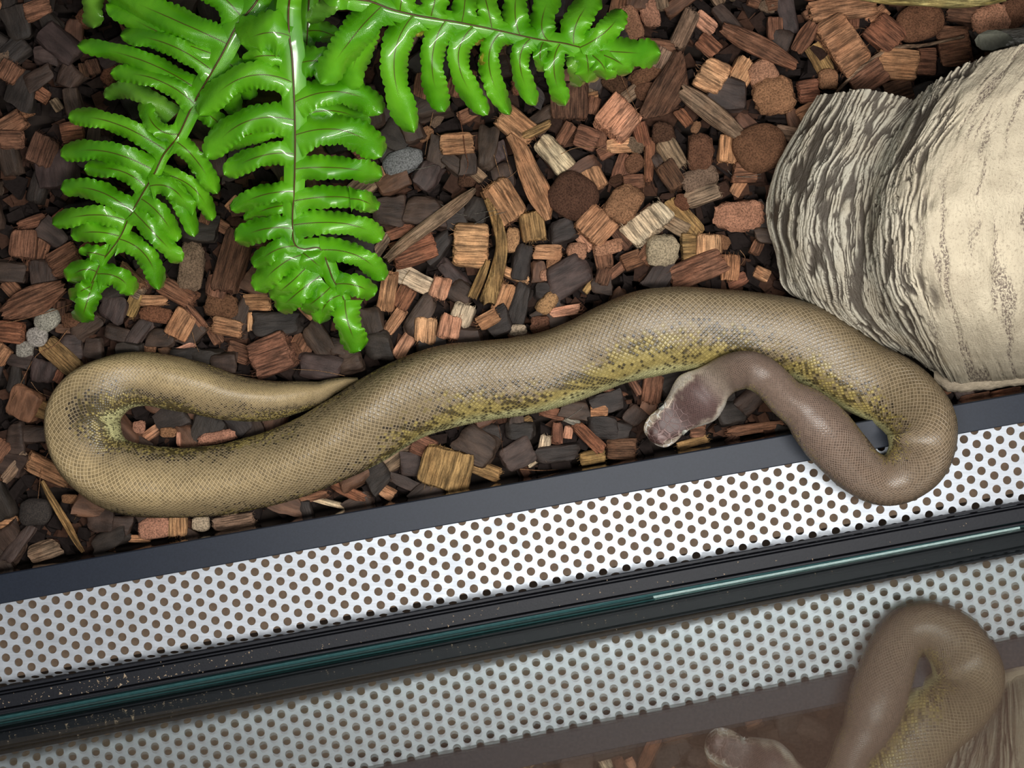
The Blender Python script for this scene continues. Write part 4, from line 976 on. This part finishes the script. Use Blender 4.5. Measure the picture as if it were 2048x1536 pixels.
def foot(px, py, L, W, ang):
    a = R(ang); c, s = math.cos(a), math.sin(a)
    dx = PXg - px; dy = -(PYg - py); u = dx * c + dy * s; v = -dx * s + dy * c
    return (np.abs(u) < L / 2 * .9) & (np.abs(v) < W / 2 * .9)
def put_chip(kind, px, py, L, W, ang, tone, seed, thick=None, frayed=True, lift=0.0, n=7, mesh=None):
    k0 = H / F; r_ = random.Random(seed * 7 + 1)
    fp = foot(px, py, L, W, ang)
    if not fp.any(): return None
    rel = {'b': .56, 's': .26, 'p': .55, 'c': .50, 'k': .46, 'f': .30, 'l': .62, 'q': .6}[kind]
    hgt = thick or max(.003, min(.0165, rel * min(L, W) * k0))
    vals = hm[fp]; zb = float(np.percentile(vals, 58)) - .0012
    zb = min(zb, .0085) + lift
    zc = max(zb + hgt / 2, hgt / 2 - .012)
    P_ = P(px, py, zc + hgt * .4); kz = (H - zc - hgt * .4) / F
    nm, cat, kw = KINDS_[kind]
    if mesh is None:
        V, Fc = chip_mesh(L * kz, W * kz, hgt, kind, seed, n)
        o = mesh_obj(nm, V, Fc, MK[kind], sharp=38 if kind in 'bsfl' else 34 if kind == 'k' else 60)
    else:
        o = mesh.copy(); COL.objects.link(o); o.scale = (L * kz / .017, W * kz / .0125, hgt / .007)
    o.location = (P_.x, P_.y, zc)
    t = 7 if kind in 'bpk' else 4
    o.rotation_euler = (R(r_.uniform(-t, t)), R(r_.uniform(-t, t)), R(ang))
    c = lin(TONE[tone]); j = 1 + r_.uniform(-.09, .09)
    o.color = (c[0] * j, c[1] * j * (1 + r_.uniform(-.03, .03)), c[2] * j * (1 + r_.uniform(-.05, .05)), 1)
    hm[fp] = np.maximum(hm[fp], zc + hgt * .38); occ[fp] = 1
    if mesh is None and frayed and kind in 'bl' and L * W > 1100:
        V, Fc = fibres(L * kz, W * kz, hgt, seed, int(10 + 10 * min(1, L * W / 5000)))
        f_ = mesh_obj('frayed_fibres', V, Fc, MK[kind], o); f_.color = tuple(min(1, q * 1.25) for q in o.color[:3]) + (1,)
    TOL.append((o, px, py, max(L, W), tone, kw, cat))
    return o
def ribbon(nm, label, tone, thick, pts, i):
    d = catmull(pts, 8); na = 12; V = []; Fc = []; r_ = random.Random(i * 31 + 5)
    off = r_.uniform(0, 50)
    xs, ys = d[:, 0], d[:, 1]; gx = np.clip(((xs - GX0) / GR).astype(int), 0, GW - 1); gy = np.clip(((ys - GY0) / GR).astype(int), 0, GH - 1)
    zb = float(np.clip(np.percentile(hm[gy, gx], 65), -.006, .011))
    for k, (x, y, w_) in enumerate(d):
        a = d[max(k - 1, 0)]; b = d[min(k + 1, len(d) - 1)]; t = np.array([b[0] - a[0], b[1] - a[1]]); t /= np.linalg.norm(t) + 1e-9
        for j in range(na * 2):
            an = 2 * math.pi * j / (na * 2); q = math.cos(an); up = math.sin(an)
            groove = .16 * mnoise.noise(Vector((q * 6 + off, k * .06, 0)))
            ragged = (1 + .35 * mnoise.noise(Vector((q * 9, off, 2)))) if k in (0, len(d) - 1) else 1
            z = zb + thick * (.5 + .5 * math.copysign(abs(up) ** .7, up)) + groove * thick * 1.6 * (up > 0)
            p = P(x - t[1] * q * w_ / 2 + (t[0] * (ragged - 1) * w_), y + t[0] * q * w_ / 2 + t[1] * (ragged - 1) * w_, z); V.append(p)
    m2 = na * 2
    for k in range(len(d) - 1):
        for j in range(m2): Fc.append((k * m2 + j, k * m2 + (j + 1) % m2, (k + 1) * m2 + (j + 1) % m2, (k + 1) * m2 + j))
    Fc.append(tuple(range(m2))); Fc.append(tuple(reversed(range((len(d) - 1) * m2, len(d) * m2))))
    dirv = Vector((xs[-1] - xs[0], -(ys[-1] - ys[0]), 0)); an = math.atan2(dirv.y, dirv.x)
    c = P(float(xs.mean()), float(ys.mean()), zb); rot = Matrix.Rotation(-an, 3, 'Z')
    V = [rot @ (v - c) for v in V]
    o = mesh_obj(nm, V, Fc, M_HUSK, sharp=50); o.location = c; o.rotation_euler = (0, 0, an)
    bm = bmesh.new(); bm.from_mesh(o.data); bmesh.ops.recalc_face_normals(bm, faces=bm.faces); bm.to_mesh(o.data); bm.free()
    cl = lin(TONE[tone]); o.color = (*cl, 1)
    hm[gy, gx] = np.maximum(hm[gy, gx], zb + thick); 
    for x, y, w_ in d: occ[(PXg - x) ** 2 + (PYg - y) ** 2 < (w_ * .5) ** 2] = 1
    tag(o, label, {'twig': 'twig', 'branch': 'branch'}.get(nm, 'husk fibre'))
    if nm == 'branch': o.color = (*lin((190, 176, 116)), 1)
    return o
# hand placed pieces decide where random fill may go
items = []
for tok in CH.split():
    f_ = tok[1:].split(','); items.append((tok[0], float(f_[0]), float(f_[1]), float(f_[2]), float(f_[3]), float(f_[4]), f_[5]))
hand = np.zeros((GH, GW), bool)
for k, px, py, L, W, a, t in items: hand |= foot(px, py, L, W, a)
for r_ in RB:
    for x, y, w_ in catmull(r_[5], 8): hand |= (PXg - x) ** 2 + (PYg - y) ** 2 < (w_ * .5) ** 2
# prototypes for the fill
protos = {}
for k in 'kbp':
    protos[k] = []
    for i in range(9):
        V, Fc = chip_mesh(.017, .0125, .007, k, 900 + i + ord(k), 5)
        o = mesh_obj(KINDS_[k][0], V, Fc, MK[k], sharp=36); COL.objects.unlink(o); protos[k].append(o)
free0 = ~(hand | solid)
cover = np.zeros((GH, GW), bool)
nfill = {'k': 0, 'b': 0, 'p': 0}
tries = 0
while tries < 14000 and sum(nfill.values()) < 400 and nfill['k'] < 225:
    tries += 1
    px, py = rc.uniform(-30, 2070), rc.uniform(-30, 1150)
    if py > barline(px) - 8: continue
    gx, gy = int((px - GX0) / GR), int((py - GY0) / GR)
    if hand[gy, gx] or solid[gy, gx] or cover[gy, gx]: continue
    k = 'k' if rc.random() < .74 else ('b' if rc.random() < .7 else 'p')
    if px > 1150 and py < 560: k = rc.choice('kbbp')
    L = rc.uniform(40, 80) if k == 'k' else rc.uniform(26, 50); W = L * rc.uniform(.55, .9); a = rc.uniform(0, 180)
    fp = foot(px, py, L, W, a)
    if (fp & free0 & ~cover).sum() < .42 * fp.sum(): continue
    cover |= fp
    t = rc.choice('kkbbud') if k == 'k' else rc.choice('rroedg')
    put_chip(k, px, py, L, W, a, t, 5000 + tries, mesh=rc.choice(protos[k]), frayed=False, lift=-.002)
    nfill[k] += 1
for i, r_ in enumerate(RB):
    if r_[0] in ('twig',): continue
    ribbon(r_[0], r_[1], r_[2], r_[4], r_[5], i)
for i, (k, px, py, L, W, a, t) in enumerate(items):
    put_chip(k, px, py, L, W, a, t, 100 + i, n=9 if L * W > 4200 else (7 if L * W > 1500 else 5))
for i, r_ in enumerate(RB):
    if r_[0] in ('twig',): ribbon(r_[0], r_[1], r_[2], r_[4], r_[5], i)
# loose hairs
for i, hp in enumerate(HAIR):
    d = catmull(hp, 6); V = []
    pts = []
    for x, y in d:
        gx, gy = int((x - GX0) / GR), int((y - GY0) / GR)
        pts.append([x, y, hm[max(gy - 2, 0):gy + 3, max(gx - 2, 0):gx + 3].max() + .0012])
    pts = np.array(pts); ker = np.ones(5) / 5; pts[:, 2] = np.convolve(np.pad(pts[:, 2], 2, mode='edge'), ker, 'valid')
    base = P(*pts[0]); rr = .00042 if i in (0,) else (.00034 if i in (9, 10, 11, 16) else .0002)
    V, Fc = tube([P(*q) - base for q in pts], [rr * (1 - .5 * k / len(pts)) for k in range(len(pts))], 4)
    o = mesh_obj('loose_fibre', V, Fc, M_PITH); o.location = base; o.color = (*lin(TONE[hair_tone[i]]), 1)
    TOL.append((o, float(d[len(d) // 2][0]), float(d[len(d) // 2][1]), 10, hair_tone[i], 'loose hair-thin coconut fibre', 'fibre'))
# labels that single each piece out
buck = {}
for (o, px, py, sz, t, kw, cat) in TOL:
    l = min(lm, key=lambda q: (q[1] - px) ** 2 + (q[2] - py) ** 2)
    size = '' if cat == 'fibre' else ('large ' if sz > 74 else 'small ' if sz < 44 else '')
    key = (size, t, kw, l[0], compass(px - l[1], py - l[2]))
    buck.setdefault(key, []).append((math.hypot(px - l[1], py - l[2]), o, cat))
for (size, t, kw, ln_, dr), lst in buck.items():
    lst.sort(key=lambda q: q[0])
    for i, (dist, o, cat) in enumerate(lst):
        rank = '' if len(lst) == 1 else ((NUM[i] if i < 16 else '') + 'nearest ')
        tag(o, f"{size}{TW[t]} {kw} {(rank + dr) if rank else dr} {ln_}", cat,
            {'husk chip': 'coconut husk chips of the bedding', 'bark chip': 'dark bark chips of the bedding', 'pebble': 'pebbles in the bedding', 'fibre': 'loose fibres on the bedding'}[cat])
# fine bark bits below and between the pieces: nobody could count these
def bits():
    rg = np.random.default_rng(4); n_ = 12500
    px = rg.uniform(-480, 2500, n_); py = rg.uniform(-560, 1240, n_); k = py < barline(px) - 22; px, py = px[k], py[k]
    gx = np.clip(((px - GX0) / GR).astype(int), 0, GW - 1); gy = np.clip(((py - GY0) / GR).astype(int), 0, GH - 1)
    k = ~solid[gy, gx] | (rg.random(len(px)) < .12); px, py = px[k], py[k]; n_ = len(px)
    bv = np.array([(x, y, z) for x in (-1, 1) for y in (-1, 1) for z in (-1, 1)], float)
    bf = np.array([(0,1,3),(0,3,2),(4,6,7),(4,7,5),(0,4,5),(0,5,1),(2,3,7),(2,7,6),(0,2,6),(0,6,4),(1,5,7),(1,7,3)])
    nv = len(bv)
    v = bv[None] + rg.uniform(-.5, .5, (n_, nv, 3))
    s = rg.uniform(.0022, .0066, (n_, 1, 1)) * np.array([1, .7, .42])[None, None] * rg.uniform(.7, 1.3, (n_, 1, 3))
    v = v * s
    tz = rg.uniform(-.5, .5, (n_, 1)); v[..., 2] += v[..., 0] * tz
    a = rg.uniform(0, 6.28, n_); c, sn = np.cos(a)[:, None], np.sin(a)[:, None]
    x = v[..., 0] * c - v[..., 1] * sn; y = v[..., 0] * sn + v[..., 1] * c
    k0 = H / F; z = rg.uniform(-.024, -.0125, n_)
    X = x + ((px - 1024) * k0)[:, None]; Y = y + ((768 - py) * k0)[:, None]; Z = v[..., 2] + z[:, None]
    V = np.stack([X, Y, Z], -1).reshape(-1, 3); Fq = (bf[None] + (np.arange(n_) * nv)[:, None, None]).reshape(-1, 3)
    me = bpy.data.meshes.new('fine_bark_bedding'); me.vertices.add(len(V)); me.vertices.foreach_set('co', V.ravel())
    me.loops.add(Fq.size); me.loops.foreach_set('vertex_index', Fq.ravel().astype(np.int32))
    me.polygons.add(len(Fq)); me.polygons.foreach_set('loop_start', np.arange(0, Fq.size, 3, dtype=np.int32)); me.polygons.foreach_set('loop_total', np.full(len(Fq), 3, np.int32))
    me.polygons.foreach_set('use_smooth', np.zeros(len(Fq), bool)); me.update(calc_edges=True)
    m, nt, b = new_mat('fine_bark'); n = N(nt)
    g_ = n.node('NewGeometry'); r_ = g_.outputs['Random Per Island']
    ns = n.noise(n.obj(), 500, 3)
    col = n.mix(n.ss(r_, .55, .95), lin((38, 31, 29)), lin((78, 54, 42))); col = n.mix(n.ss(ns, .35, .7, 0, .6), col, n.mix(1.0, col, (.5, .48, .46), 'MULTIPLY'))  # bark crumb tones, darkened to carry the shade of the gaps
    n.put(b.inputs['Base Color'], col); b.inputs['Roughness'].default_value = .9; b.inputs['Specular IOR Level'].default_value = .15; me.materials.append(m)
    o = bpy.data.objects.new('fine_bark_bedding', me); COL.objects.link(o); o['kind'] = 'stuff'
    tag(o, 'fine dark bark crumbs filling the gaps under the larger chips', 'bedding')
bits()
print('chips', len(TOL), nfill)
